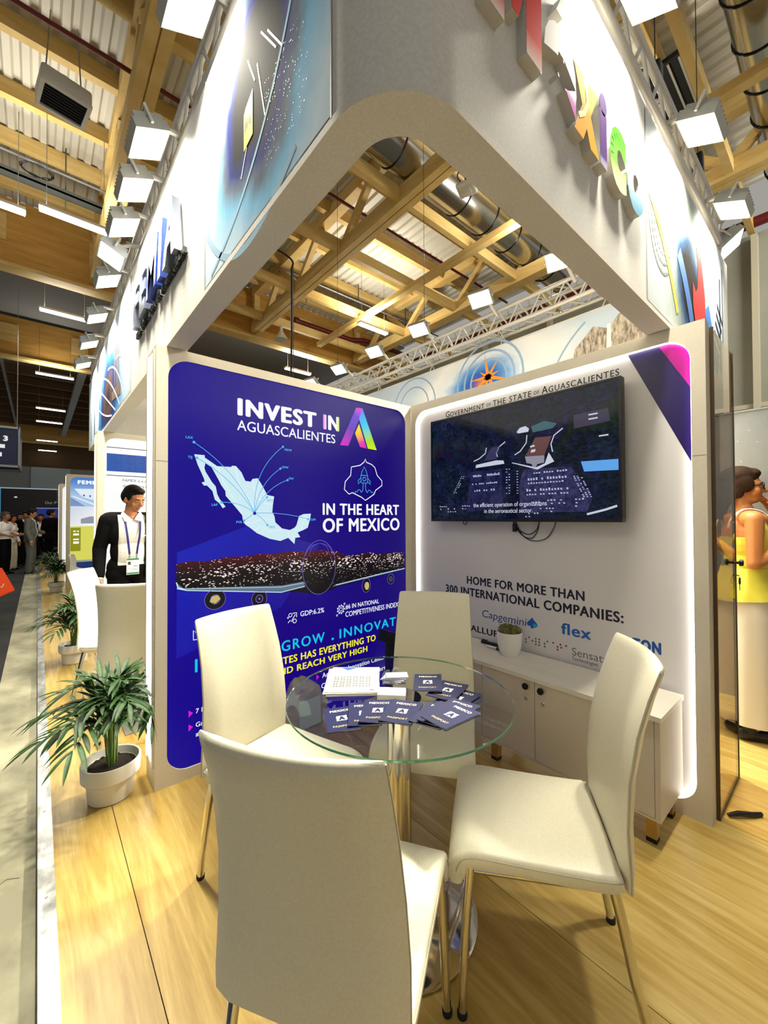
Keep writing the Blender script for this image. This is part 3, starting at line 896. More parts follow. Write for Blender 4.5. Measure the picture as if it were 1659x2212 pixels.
# serif-like heading in small capitals
b = MB()
def caps(words, a, z, tot):
    # words: list of (text, height)
    ws = []
    for t, h in words:
        vs, _ = glyphs(t, 0.0)
        ws.append((max(p[0] for p in vs) - min(p[0] for p in vs)) * h / CAPH)
    gap = (tot - sum(ws)) / (len(words) - 1)
    return ws, gap
xs = -2.119
segs_ = [('G', .047, 0), ('OVERNMENT', .037, .004), ('OF', .022, .018), ('THE', .040, .018), ('STATE', .040, .03), ('OF', .022, .018), ('A', .047, .018), ('GUASCALIENTES', .037, .004)]
tw = 0
for t_, h, g in segs_:
    vs, _ = glyphs(t_, 0.0, 1.12)
    tw += g + (max(p[0] for p in vs) - min(p[0] for p in vs)) * h / CAPH
ks = 1.27 / tw
for t_, h, g in segs_:
    vs, _ = glyphs(t_, 0.0, 1.12)
    w_ = (max(p[0] for p in vs) - min(p[0] for p in vs)) * h / CAPH * ks
    xs += g * ks
    z0 = 2.297 if t_ != 'OF' else 2.305
    b.text(t_, xs, z0, wfp, h, w_, 0.010, DW, spacing=1.12)
    # serifs on the stems
    xs += w_
bp('heading_lettering', b, INKB)
bp('claim_lettering', MB().text('HOME FOR MORE THAN', -1.922, 0.999, wfp, 0.056, 0.870, 0.026, DW).text('300 INTERNATIONAL COMPANIES:', -2.131, 0.908, wfp, 0.058, 1.289, 0.026, DW), INK)
bp('sponsor_lettering', MB().text('Capgemini', -1.787, 0.772, wfp, 0.052, 0.352, 0.0, DW, shear=0.12), mat('navy_ink', '#1d3f86', 0.5))
b = MB()
sp = [(0, .072), (.012, .055), (.032, .036), (.036, .022), (.028, .012), (.014, .012), (.008, .018), (.012, .0), (-.012, .0), (-.008, .018), (-.014, .012), (-.028, .012), (-.036, .022), (-.032, .036), (-.012, .055)]
b.poly([(-1.391 + x * 1.05, 0.768 + z) for x, z in sp], wfp, DW)
bp('sponsor_mark', b, mat('blue_ink', '#1b5fb4', 0.5))
bp('sponsor_mark', MB().disc((-1.372, 0.788), 0.014, wfp, DW + .0004), mat('light_blue_ink', '#2fa4dc', 0.5))
bp('sponsor_lettering', MB().text('flex', -1.197, 0.776, wfp, 0.066, 0.18, 0.02, DW), MATS['blue_ink'])
bp('sponsor_lettering', MB().text('BALLUFF', -1.93, 0.650, wfp, 0.044, 0.315, 0.02, DW), INKB)
bp('sponsor_lettering', MB().text('EATON', -0.873, 0.779, wfp, 0.057, 0.208, 0.05, DW), mat('strong_blue_ink', '#124c9c', 0.5))
grey = mat('grey_ink', '#6b6a66', 0.5)
bp('sponsor_lettering', MB().text('Sensata', -1.131, 0.659, wfp, 0.046, 0.206, 0.0, DW).text('Technologies', -1.131, 0.630, wfp, 0.021, 0.15, 0.012, DW), grey)
b = MB(); b2 = MB()
for (i, j) in ((0, 1), (0, 2), (1, 0), (2, 1), (3, 0), (3, 1), (4, 0), (4, 1), (3, 2), (4.0, 2.0), (5.6, 1), (5.6, 2), (6.4, 0), (8, 0)):
    b.disc((-1.437 + i * 0.0235, 0.705 - j * 0.018), 0.0065, wfp, DW)
for (i, j) in ((9.2, 1), (9.2, 2), (10, 0), (10.2, 1), (11.5, 0)):
    b2.disc((-1.437 + i * 0.0235, 0.705 - j * 0.018), 0.0065, wfp, DW)
bp('sponsor_dots', b, grey)
bp('sponsor_dots', b2, mat('brick_ink', '#8f4a3c', 0.5))
bp('sponsor_lettering', MB().text('BOSCH', -0.85, 0.69, wfp, 0.03, 0.19, 0.02, DW), INKB) if False else None

# ---------------------------------------------------------------- television
TX = 2.396
tvf = lambda a, z, d=0.0: V((TX - d, -a, z))
tv = thing('television', 'large black flat screen showing an aerial view of a car park at dusk', 'television', (0, 0, 0))
MB().box(TX + 0.0015, TX + 0.05, 0.814, 2.206, 1.47, 2.266).build('casing', BLACK, tv)
MB().box(TX + 0.05, 2.5205, 1.2, 1.8, 1.65, 2.1).build('wall_mount', BLACK, tv)
b = MB()
for (a0, a1, z0, z1) in ((-2.206, -0.814, 2.254, 2.266), (-2.206, -0.814, 1.47, 1.488), (-2.206, -2.194, 1.488, 2.254), (-0.826, -0.814, 1.488, 2.254)):
    b.box(a0, a1, -0.004, 0.0, z0, z1, lambda a, d, z: tvf(a, z, -d))
b.build('bezel', BLACK, tv)
scr = mat('screen_picture', '#020203', 0.1, spec=0.18)
k = NT(scr)
tc = k.n('ShaderNodeTexCoord')
n1 = k.n('ShaderNodeTexNoise', i_Scale=3.2, i_Detail=8.0, i_Roughness=0.65, i_Distortion=0.6); k.l(tc.outputs['Object'], n1.inputs['Vector'])
n2 = k.n('ShaderNodeTexNoise', i_Scale=9.0, i_Detail=6.0, i_Roughness=0.75); k.l(tc.outputs['Object'], n2.inputs['Vector'])
c1 = k.ramp(n1.outputs[0], [(0.34, '#03040c'), (0.45, '#0b1026'), (0.53, '#0d1a1e'), (0.62, '#191c3c'), (0.74, '#2c2a56')])
n3 = k.n('ShaderNodeTexNoise', i_Scale=38.0, i_Detail=4.0, i_Roughness=0.8); k.l(tc.outputs['Object'], n3.inputs['Vector'])
c2 = k.ramp(n2.outputs[0], [(0.42, '#000000'), (0.58, '#0c1024'), (0.72, '#26304e')])
c3 = k.ramp(n3.outputs[0], [(0.55, '#000000'), (0.66, '#141a30'), (0.76, '#5c6a90')])
mx = k.n('ShaderNodeMix', data_type='RGBA', blend_type='ADD'); mx.inputs[0].default_value = 0.8
k.l(c1, mx.inputs['A']); k.l(c2, mx.inputs['B'])
mx2 = k.n('ShaderNodeMix', data_type='RGBA', blend_type='ADD'); mx2.inputs[0].default_value = 0.6
k.l(mx.outputs['Result'], mx2.inputs['A']); k.l(c3, mx2.inputs['B'])
mp_ = k.n('ShaderNodeMapping'); mp_.inputs['Scale'].default_value = (1, 1, 1.7); k.l(tc.outputs['Object'], mp_.inputs[0])
v1 = k.n('ShaderNodeTexVoronoi', i_Scale=33.0); k.l(mp_.outputs[0], v1.inputs['Vector'])
tm = k.n('ShaderNodeMath', operation='MULTIPLY_ADD'); k.l(n1.outputs[0], tm.inputs[0]); tm.inputs[1].default_value = -1.9; k.l(v1.outputs['Distance'], tm.inputs[2])
tm2 = k.n('ShaderNodeMath', operation='ADD'); k.l(tm.outputs[0], tm2.inputs[0]); tm2.inputs[1].default_value = 0.62
tree = k.ramp(tm2.outputs[0], [(0.02, '#11161c'), (0.14, '#ffffff')])
mx3 = k.n('ShaderNodeMix', data_type='RGBA', blend_type='MULTIPLY'); mx3.inputs[0].default_value = 0.5
k.l(mx2.outputs['Result'], mx3.inputs['A']); k.l(tree, mx3.inputs['B'])
v2 = k.n('ShaderNodeTexVoronoi', i_Scale=34.0, distance='CHEBYCHEV'); k.l(mp_.outputs[0], v2.inputs['Vector'])
sc2 = k.n('ShaderNodeSeparateColor'); k.l(v2.outputs['Color'], sc2.inputs[0])
bm_ = k.n('ShaderNodeMath', operation='MULTIPLY_ADD'); k.l(sc2.outputs[0], bm_.inputs[0]); bm_.inputs[1].default_value = 0.9; bm_.inputs[2].default_value = -0.66
b2_ = k.n('ShaderNodeMath', operation='SUBTRACT'); k.l(bm_.outputs[0], b2_.inputs[0]); k.l(v2.outputs['Distance'], b2_.inputs[1])
hs_ = k.ramp(b2_.outputs[0], [(0.0, '#000000'), (0.02, '#4a5478')])
mx4 = k.n('ShaderNodeMix', data_type='RGBA', blend_type='ADD'); mx4.inputs[0].default_value = 1.0
k.l(mx3.outputs['Result'], mx4.inputs['A']); k.l(hs_, mx4.inputs['B'])
k.l(mx4.outputs['Result'], k.b.inputs['Emission Color']); k.b.inputs['Emission Strength'].default_value = 1.0
screen = MB().poly([(-2.194, 1.488), (-0.826, 1.488), (-0.826, 2.254), (-2.194, 2.254)], tvf, 0.0).build('screen', scr, tv)
def sp_(name, b, c, es=1.0):
    return b.build(name, backlit('screen_' + c.strip('#'), c, es), screen)
def scale_tv(p):
    return p
e = 0.0008
def soft(name, pts, c1_, c2_, d=0.0004, sc_=26.0):
    m = mat(name, '#020203', 0.1, spec=0.18)
    k = NT(m)
    nz = k.n('ShaderNodeTexNoise', i_Scale=sc_, i_Detail=5.0, i_Roughness=0.75); k.l(k.coords(), nz.inputs['Vector'])
    k.l(k.ramp(nz.outputs[0], [(0.38, c1_), (0.66, c2_)]), k.b.inputs['Emission Color']); k.b.inputs['Emission Strength'].default_value = 1.0
    MB().poly(pts, tvf, d).build('ground_picture', m, screen)
soft('screen_car_park', [(-1.40, 1.81), (-1.09, 1.80), (-0.97, 1.60), (-1.0, 1.53), (-1.42, 1.53), (-1.43, 1.7)], '#1c1c3e', '#3c3c66')
soft('screen_car_park_left', [(-1.82, 1.83), (-1.56, 1.83), (-1.55, 1.56), (-1.86, 1.54)], '#15173a', '#2e2e54')
soft('screen_field', [(-0.83, 2.16), (-0.83, 1.98), (-1.06, 2.00), (-1.2, 1.86), (-1.1, 2.06)], '#0a1414', '#1e2a24', 0.0003)
sp_('roof_picture', MB().poly([(-1.313, 2.005), (-1.205, 1.998), (-1.253, 1.885), (-1.385, 1.892)], tvf, e), '#5a3636')
sp_('facade_picture', MB().poly([(-1.385, 1.892), (-1.253, 1.885), (-1.255, 1.84), (-1.30, 1.835), (-1.32, 1.80), (-1.34, 1.84), (-1.375, 1.85)], tvf, e), '#8a8896')
sp_('roof_picture', MB().poly([(-1.64, 1.985), (-1.57, 1.985), (-1.60, 1.90), (-1.70, 1.90)], tvf, e), '#2c2850')
sp_('roof_picture', MB().poly([(-1.07, 2.10), (-0.88, 2.105), (-0.87, 2.03), (-1.07, 2.02)], tvf, e), '#241f42')
sp_('pool_picture', MB().poly([(-1.34, 2.08), (-1.25, 2.10), (-1.17, 2.07), (-1.20, 2.045), (-1.33, 2.04)], tvf, e), '#1f5560')
sp_('canopy_picture', MB().poly([(-1.031, 1.822), (-0.831, 1.815), (-0.831, 1.755), (-1.013, 1.762)], tvf, e), '#5aa0e6')
b = MB().poly([(-1.769, 1.877), (-1.60, 1.892), (-1.545, 1.885), (-1.537, 1.862), (-1.774, 1.855)], tvf, e)
b.poly([(-1.445, 2.06), (-1.42, 2.085), (-1.38, 2.09), (-1.355, 2.07), (-1.36, 2.05), (-1.43, 2.05)], tvf, e)
for pts in ([(-1.37, 2.03), (-1.375, 1.98), (-1.42, 1.93), (-1.46, 1.912)], [(-1.135, 2.035), (-1.19, 2.0), (-1.21, 1.95), (-1.20, 1.90)], [(-1.53, 2.01), (-1.58, 1.98), (-1.6, 1.94), (-1.59, 1.915)], [(-1.68, 1.99), (-1.69, 1.95), (-1.74, 1.92), (-1.79, 1.905)]):
    b.ribbon(pts, 0.007, tvf, e)
b.poly([(-1.225, 1.90), (-1.19, 1.84), (-1.25, 1.82), (-1.30, 1.80), (-1.48, 1.86), (-1.48, 1.865), (-1.31, 1.815), (-1.25, 1.835)], tvf, e)
b.ribbon([(-1.0, 1.515), (-0.9, 1.54), (-0.84, 1.56)], 0.012, tvf, e)
b.poly([(-1.35, 1.955), (-1.32, 1.96), (-1.315, 1.95), (-1.345, 1.945)], tvf, e * 2); b.poly([(-1.34, 1.93), (-1.31, 1.932), (-1.315, 1.915), (-1.345, 1.912)], tvf, e * 2)
for (a, z) in ((-0.96, 2.085), (-0.96, 2.06), (-0.905, 1.955)):
    b.box(a - .025, a + .025, -0.0016, -0.0012, z - .004, z + .004, lambda aa, d, zz: tvf(aa, zz, -d))
sp_('white_structures_picture', b, '#c2c8d8')
rnd = random.Random(4)
b = None
def cars(a0, a1, z, n, slope=0.0, w=0.011, h=0.017, p=0.85):
    b = MB()
    for i in range(n):
        if rnd.random() > p:
            continue
        a = a0 + (a1 - a0) * i / max(n - 1, 1)
        zz = z + slope * i / n
        hh = h * (0.6 + 0.4 * rnd.random())
        b.poly([(a - w / 2, zz), (a + w / 2, zz), (a + w / 2 - .002, zz + hh), (a - w / 2 - .002, zz + hh)], tvf, e * 1.5)
    if b.v:
        sp_('car_row_picture', b, '#aab4d6')
cars(-1.32, -1.10, 1.775, 14, h=.012); cars(-1.36, -1.12, 1.735, 14); cars(-1.36, -1.12, 1.712, 14, h=.01)
cars(-1.37, -1.11, 1.665, 15); cars(-1.37, -1.11, 1.64, 15, h=.012)
for i in range(12):
    cars(-1.07 + i * .005, -1.03 + i * .005, 1.735 - i * .011, 3, h=.007, w=.009)
cars(-1.79, -1.73, 1.79, 5); cars(-1.67, -1.58, 1.79, 7); cars(-1.80, -1.60, 1.735, 14, h=.012); cars(-1.78, -1.62, 1.685, 9, h=.014)
for i in range(10):
    cars(-1.52, -1.50, 1.82 - i * .018, 2, h=.006); cars(-1.44, -1.43, 1.80 - i * .018, 1, h=.006); cars(-1.9 - i * .008, -1.88 - i * .008, 1.80 - i * .013, 2, h=.006)
for (a, z) in ((-2.1, 1.58), (-2.0, 1.56), (-1.86, 1.58), (-1.3, 1.59), (-1.2, 1.6), (-1.1, 1.58), (-1.25, 1.55), (-1.35, 1.52), (-1.05, 1.6)):
    cars(a - .03, a + .05, z, 5, h=.01, p=0.7); cars(a - .03, a + .04, z - .02, 4, h=.008, p=0.6)
sp_('subtitle_lettering', MB().text('the efficient operation of organizations', -1.795, 1.573, tvf, 0.028, 0.555, 0.0, e * 3).text('in the aeronautical sector.', -1.701, 1.530, tvf, 0.028, 0.366, 0.0, e * 3), '#d8dcea')
# loose cables below the screen
cb = thing('loose_cables', 'thin black cables looping down below the screen', 'cable', (0, 0, 0))
def cable(pts, r=0.003):
    MB().tube(spline(pts, 8), r, 6).build('cable', BLACK, cb, 60)
CXX = 2.49
cable([(CXX, 1.545, 1.50), (CXX, 1.50, 1.42), (CXX, 1.42, 1.385), (CXX, 1.36, 1.42), (CXX, 1.335, 1.50)])
cable([(CXX, 1.55, 1.50), (CXX, 1.49, 1.40), (CXX, 1.40, 1.345), (CXX, 1.30, 1.36), (CXX, 1.245, 1.43), (CXX, 1.225, 1.50)])
cable([(CXX, 1.53, 1.50), (CXX, 1.47, 1.385), (CXX, 1.40, 1.36), (CXX, 1.355, 1.41), (CXX, 1.34, 1.50)])
cable([(CXX, 1.965, 1.50), (CXX, 1.96, 1.455), (CXX, 1.94, 1.445), (CXX, 1.925, 1.47), (CXX, 1.925, 1.50)])
MB().box(CXX - 0.006, CXX + 0.006, 1.51, 1.535, 1.40, 1.455).build('cable_plug', BLACK, cb)
# ================================================================== canopy fascia
Z0, Z1 = 2.474, 3.42
X0, X1, Y0, Y1 = 0.548, 4.0, 0.607, 7.1
TH = 0.107
def ringpath(off, r):
    """outline of the canopy ring, rounded at the near corner"""
    pts = []
    cx, cy = X0 + off + r, Y0 + off + r
    for i in range(17):
        a = pi + i / 16 * pi / 2
        pts.append((cx + r * cos(a), cy + r * sin(a)))
    pts += [(X1 - off, Y0 + off), (X1 - off, Y1 - off), (X0 + off, Y1 - off)]
    return pts
can = thing('canopy_fascia', 'tall white canopy band with printed panels running round the top of the stand', 'canopy', (0, 0, 0))
def ring_solid(o0, r0, o1, r1, z0, z1):
    A, B = ringpath(o0, r0), ringpath(o1, r1)
    n = len(A)
    b = MB()
    vs = [(*p, z0) for p in A] + [(*p, z0) for p in B] + [(*p, z1) for p in A] + [(*p, z1) for p in B]
    fs = []
    for i in range(n):
        j = (i + 1) % n
        fs += [(i, j, n + j, n + i), (2 * n + i, 3 * n + i, 3 * n + j, 2 * n + j), (i, 2 * n + i, 2 * n + j, j), (n + i, n + j, 3 * n + j, 3 * n + i)]
    return b.add(vs, fs)
ring_solid(0.003, 0.217, TH - 0.003, 0.12, Z0 + 0.022, Z1).build('fabric_band', FABRIC_WHITE, can, 30)
ring_solid(0.0, 0.22, TH, 0.12, Z0, Z0 + 0.022).build('soffit_frame', noisy('soffit_grey_white', '#dedad0', '#e8e4da', 120, 0.7, 2.0), can, 30)

# printed artwork on the fascia: abstract turbines and light trails
def art(name, centre, scale, stops, axis, seed, rings=7.0):
    m = mat(name, rough=0.9, spec=0.05)
    k = NT(m)
    tc = k.n('ShaderNodeTexCoord')
    sb = k.n('ShaderNodeVectorMath', operation='SUBTRACT'); sb.inputs[1].default_value = centre
    k.l(tc.outputs['Object'], sb.inputs[0])
    ml = k.n('ShaderNodeVectorMath', operation='MULTIPLY'); ml.inputs[1].default_value = scale
    k.l(sb.outputs[0], ml.inputs[0])
    nz = k.n('ShaderNodeTexNoise', i_Scale=1.3, i_Detail=4.0, i_Roughness=0.6); k.l(ml.outputs[0], nz.inputs['Vector'])
    ln = k.n('ShaderNodeVectorMath', operation='LENGTH'); k.l(ml.outputs[0], ln.inputs[0])
    a = k.n('ShaderNodeMath', operation='MULTIPLY_ADD'); k.l(nz.outputs[0], a.inputs[0]); a.inputs[1].default_value = 0.45; k.l(ln.outputs['Value'], a.inputs[2])
    w = k.n('ShaderNodeMath', operation='ADD'); k.l(a.outputs[0], w.inputs[0]); w.inputs[1].default_value = seed
    k.l(k.ramp(w.outputs[0], stops), k.b.inputs['Base Color'])
    return m
lf = lambda y, z, d=0.0: V((X0 + 0.003 - d, y, z))              # aisle face, a = Y
lfu = lambda a, z, d=0.0: V((X0 + 0.003 - d, -a, z))            # reading direction
ff = lambda x, z, d=0.0: V((x, Y0 + 0.003 - d, z))              # front face
ZP0, ZP1 = 2.505, 3.40
a1 = art('aisle_print_turbine', (X0, 1.28, 2.98), (1.3, 1.5, 1.25), [(0.25, '#06070a'), (0.52, '#0a0c14'), (0.60, '#14206a'), (0.68, '#5c6a7c'), (0.78, '#78b4da'), (0.98, '#d0e6f4')], 'y', 0.0)
p1 = MB().poly([(0.84, ZP0), (1.83, ZP0), (1.83, ZP1), (0.84, ZP1)], lf, 0.002).build('printed_panel', a1, can)
inkw = mat('print_white_line', '#eef3f6', 0.6)
b = MB()
arcs_ = MB().ribbon(arc((0.90, 3.40), (1.75, 2.52), -0.32, 24), 0.016, lf, 0.0028)
arcs_.build('light_arc_print', mat('print_pale_arc', '#9fc3da', 0.9, spec=0.05), p1)
MB().ribbon(arc((1.80, 2.72), (1.02, 2.56), 0.45, 24), 0.026, lf, 0.0028).build('light_arc_print', MATS['print_pale_arc'], p1)
for (p, q) in (((1.28, 3.02), (1.22, 2.80)), ((1.25, 3.10), (1.14, 2.95)), ((1.36, 3.10), (1.30, 2.98)), ((1.42, 2.72), (1.37, 2.80)), ((1.20, 3.06), (1.10, 2.92))):
    b.ribbon([p, q], 0.006, lf, 0.0032)
b.build('light_trail_print', inkw, p1)
MB().poly([(1.393, 2.80), (1.316, 2.81), (1.316, 2.965), (1.375, 2.945), (1.393, 2.93)], lf, 0.0036).build('yellow_plate_print', mat('print_yellow', '#e8dc10', 0.6), p1)
b = MB()
for i in range(5):
    y = 1.335 + i * 0.011
    b.poly([(y, 2.86), (y + .006, 2.86 + .01 * (i % 2)), (y + .006, 2.90), (y, 2.895)], lf, 0.0042)
b.build('plate_mark_print', mat('print_dark', '#2c2a10', 0.6), p1)
b = MB()
rr = random.Random(2)
for i in range(150):
    y, z = rr.uniform(0.95, 1.22), rr.uniform(2.62, 2.92)
    b.disc((y, z), rr.uniform(.001, .0025), lf, 0.003, 5)
b.build('spark_print', inkw, p1)
# second printed panel at the far end of the aisle face
a2 = art('aisle_print_city', (X0, 5.0, 2.75), (1.2, 0.75, 1.2), [(0.25, '#141a30'), (0.42, '#5a4034'), (0.55, '#20306a'), (0.66, '#1456a8'), (0.8, '#6aa4d8'), (1.0, '#c8dcec')], 'y', 0.0)
p2 = MB().poly([(3.70, ZP0), (7.08, ZP0), (7.08, ZP1), (3.70, ZP1)], lf, 0.002).build('printed_panel', a2, can)
for y, w_ in ((5.5, .12), (5.75, .06), (6.3, .1), (6.7, .05)):
    MB().poly([(y, 2.55), (y + w_, 2.55), (y + w_ * .6, 3.1), (y + w_ * .4, 3.1)], lf, 0.003).build('tower_print', mat('print_navy', '#141a3c', 0.6), p2)
b = MB()
for y in (4.3, 4.42, 4.54):
    b.poly([(y, 2.75), (y + .05, 2.75), (y + .05, 3.08), (y, 3.08)], lf, 0.003)
b.poly([(4.2, 2.60), (4.75, 2.66), (4.75, 2.74), (4.2, 2.74)], lf, 0.003)
b.build('column_print', mat('print_brown', '#7a6258', 0.6), p2)
b = MB()
for q in range(5):
    b.ribbon(arc((3.75 + q * .25, 2.52), (4.5 + q * .55, 3.0 + .05 * q), 0.3 - q * .1, 16), 0.02, lf, 0.0036)
b.build('light_trail_print', inkw, p2)
# fine joints of the print frames
jm = mat('fine_joint', '#8c8f92', 0.6)
for y in (0.835, 1.835, 3.695):
    MB().box(y - .003, y + .003, -0.0035, 0.0, ZP0 - .01, ZP1 + .02, lambda a, d, z: lf(a, z, -d)).build('frame_joint', jm, can)
# aisle lettering, stood off the fabric
sil = mat('silver_blue_letter', '#7f8698', 0.3, 0.5)
x = -3.33
b = None
for i, (ch_, w_) in enumerate((('F', .17), ('E', .18), ('M', .26), ('I', .07), ('A', .25))):
    MB().text(ch_, x, 2.86, lfu, 0.27, w_, 0.0, 0.045, 0.04, shear=0.18, off=0.04 if ch_ != 'M' else 0.012).build('raised_letter', sil if i not in (2, 3) else mat('blue_letter', '#2c4596', 0.3, 0.3), can)
    x += w_ + 0.055
MB().text('FEDERACION MEXICANA', -3.36, 2.795, lfu, 0.035, 0.60, 0.0, 0.02, 0.018, off=0.012).build('small_lettering', INKB, can)
MB().text('DE LA INDUSTRIA AEROESPACIAL', -2.70, 2.795, lfu, 0.035, 0.60, 0.0, 0.02, 0.018, off=0.012).build('small_lettering', INKB, can)

# front face lettering: five extruded, coloured letters and a red capital
def grad(name, z0, z1, stops):
    m = mat(name, rough=0.8, spec=0.05)
    k = NT(m)
    tc = k.n('ShaderNodeTexCoord'); sx = k.n('ShaderNodeSeparateXYZ'); k.l(tc.outputs['Object'], sx.inputs[0])
    mr = k.n('ShaderNodeMapRange'); k.l(sx.outputs['Z'], mr.inputs[0]); mr.inputs[1].default_value = z0; mr.inputs[2].default_value = z1
    nz = k.n('ShaderNodeTexNoise', i_Scale=9.0, i_Detail=1.0); k.l(tc.outputs['Object'], nz.inputs['Vector'])
    a = k.n('ShaderNodeMath', operation='MULTIPLY_ADD'); k.l(nz.outputs[0], a.inputs[0]); a.inputs[1].default_value = 0.16; k.l(mr.outputs[0], a.inputs[2])
    k.l(k.ramp(a.outputs[0], stops), k.b.inputs['Base Color'])
    return m
ZB = 2.80
lets = [('M', 0.835, 0.28, 0.32, grad('red_letter_face', ZB, ZB + .32, [(0.05, '#e8d8d0'), (0.3, '#d03028'), (0.8, '#b81418')])),
        ('e', 1.13, 0.215, 0.235, grad('violet_letter_face', ZB, ZB + .25, [(0.05, '#b42cb0'), (0.3, '#b85cb4'), (0.42, '#ece8ec'), (1, '#f2f0f2')])),
        ('x', 1.325, 0.195, 0.205, grad('orange_letter_face', ZB, ZB + .2, [(0.1, '#e89a10'), (0.5, '#f08a10'), (0.9, '#e8b040')])),
        ('i', 1.532, 0.066, 0.25, grad('purple_letter_face', ZB, ZB + .25, [(0.02, '#c8c0d0'), (0.15, '#4c2a72'), (0.9, '#3a1e5e')])),
        ('c', 1.625, 0.165, 0.215, grad('green_letter_face', ZB, ZB + .22, [(0.1, '#cfe0a0'), (0.4, '#6cc040'), (0.9, '#3fa018')])),
        ('o', 1.80, 0.205, 0.215, grad('blue_letter_face', ZB, ZB + .22, [(0.05, '#5f9ab8'), (0.3, '#8fb4c8'), (0.5, '#e8eef0'), (1, '#f2f4f4')]))]
side = mat('letter_side_grey', '#c9c7c2', 0.5)
for ch_, x, w_, h, fm in lets:
    if ch_ == 'M':
        mp_ = [(0, 0), (.085, 0), (.085, .19), (.125, .07), (.155, .07), (.195, .19), (.195, 0), (.28, 0), (.28, .32), (.205, .32), (.14, .17), (.075, .32), (0, .32)]
        mp_ = [(x + a, ZB + c) for a, c in mp_]
        body = MB().poly(mp_, ff, 0.030, 0.030).build('letter', side, can)
        MB().poly(mp_, ff, 0.0308).build('letter_face', fm, body)
        continue
    vs, _ = glyphs(ch_, 0.055)
    hh = max(p[1] for p in vs)
    cap = h * CAPH / hh
    body = MB().text(ch_, x, ZB, ff, cap, w_, 0.0, 0.030, 0.030, off=0.055).build('letter', side, can)
    MB().text(ch_, x, ZB, ff, cap, w_, 0.0, 0.0308, off=0.055).build('letter_face', fm, body)
MB().poly([(1.21, 3.075), (1.25, 3.075), (1.31, 3.14), (1.25, 3.15)], ff, 0.03, 0.03).build('accent_mark', side, can)
b = MB()
for i in range(7):
    a = radians(60 + i * 22)
    b.poly([(1.715 + .045 * cos(a), 2.905 + .05 * sin(a)), (1.715 + .08 * cos(a + .06), 2.905 + .088 * sin(a + .06)), (1.715 + .08 * cos(a - .06), 2.905 + .088 * sin(a - .06))], ff, 0.0316)
b.build('letter_pattern', mat('dark_green_print', '#2f7a18', 0.5), can)
b = MB().ribbon([(1.36, 2.84), (1.40, 2.87), (1.43, 2.92), (1.42, 2.97)], 0.018, ff, 0.0316)
b.build('letter_pattern', mat('amber_print', '#f8b830', 0.5), can)
# printed panel on the front face
a3 = art('front_print_helicopter', (2.88, Y0, 2.80), (1.35, 1, 1.0), [(0.25, '#0a0806'), (0.48, '#12100e'), (0.56, '#2c5078'), (0.66, '#8c9c9c'), (0.8, '#a8b4b0'), (1.0, '#d0dade')], 'x', 0.05)
p3 = MB().poly([(2.13, ZP0), (3.86, ZP0), (3.86, ZP1), (2.13, ZP1)], ff, 0.002).build('printed_panel', a3, can)
for r in (.07, .12, .17, .22, .27):
    b = MB()
    n_ = int(r * 180)
    for i in range(n_):
        a = 2 * pi * i / n_
        b.poly([(2.36 + (r + dx) * .75 * cos(a + da), 2.99 + (r + dx) * sin(a + da)) for dx, da in ((-.008, -.06), (.008, -.06), (.008, .06), (-.008, .06))], ff, 0.003)
    b.build('stone_disc_print', mat('print_grey', '#7c857f', 0.6), p3)
MB().ribbon(arc((2.16, 3.05), (2.62, 2.60), 0.12, 14), 0.05, ff, 0.0034).build('yellow_streak_print', mat('print_olive_yellow', '#b9bc3c', 0.6), p3)
b = MB().ribbon(arc((2.66, 2.95), (2.98, 2.50), 0.15, 14), 0.10, ff, 0.0032).ribbon(arc((3.3, 2.86), (3.62, 2.52), -0.1, 14), 0.14, ff, 0.0032)
b.build('blue_streak_print', mat('print_mid_blue', '#2c66b0', 0.6), p3)
MB().poly([(3.02, 2.505), (3.20, 2.505), (3.255, 2.62), (3.255, 2.90), (3.20, 3.04), (3.15, 3.16), (3.05, 3.16), (3.08, 3.03), (3.06, 2.9), (3.02, 2.86), (2.95, 2.9), (2.95, 2.76), (3.02, 2.62)], ff, 0.0036).build('red_tail_print', mat('print_red', '#c81414', 0.5), p3)
b = MB()
for i in range(6):
    b.poly([(3.45 + i * .03, 2.62 + i * .07), (3.62 + i * .03, 2.53 + i * .07), (3.63 + i * .03, 2.56 + i * .07), (3.46 + i * .03, 2.65 + i * .07)], ff, 0.0034)
b.ribbon([(3.70, 2.52), (3.70, 3.2)], 0.03, ff, 0.0034); b.ribbon([(3.80, 2.52), (3.78, 3.3)], 0.02, ff, 0.0034)
b.build('skyline_print', mat('print_ink_blue', '#1c2f4c', 0.6), p3)
for x in (2.13, 3.86):
    MB().ribbon([(x, ZP0), (x, ZP1)], 0.006, ff, 0.003).build('frame_joint', jm, can)
# inner face of the far fascia, seen over the screen wall
bf = lambda a, z, d=0.0: V((X1 - TH - d, -a, z))
a4 = art('banner_print', (X1 - TH, 2.75, 3.05), (1.5, 0.62, 1.2), [(0.22, '#d8842c'), (0.29, '#5a58a8'), (0.36, '#2c62b8'), (0.46, '#6a9cd6'), (0.58, '#dce6f0'), (0.75, '#f2f2f2'), (1.1, '#c8d8e8')], 'y', 0.0)
p4 = MB().poly([(-6.9, ZP0 - .02), (-0.75, ZP0 - .02), (-0.75, ZP1), (-6.9, ZP1)], bf, 0.002).build('printed_banner', a4, can)
b = MB()
for r in (.30, .42, .55):
    b.ring((-2.70, 3.06), r * .8, 0.025, bf, 0.003)
for r in (.25, .36):
    b.ring((-3.9, 3.0), r * 1.1, 0.02, bf, 0.003)
b.ribbon(arc((-2.0, 2.7), (-1.62, 3.33), 0.2), 0.02, bf, 0.003)
b.build('arc_print', mat('print_pale_blue', '#8fa9cc', 0.6), p4)
flame = mat('print_flame', '#f09020', 0.6)
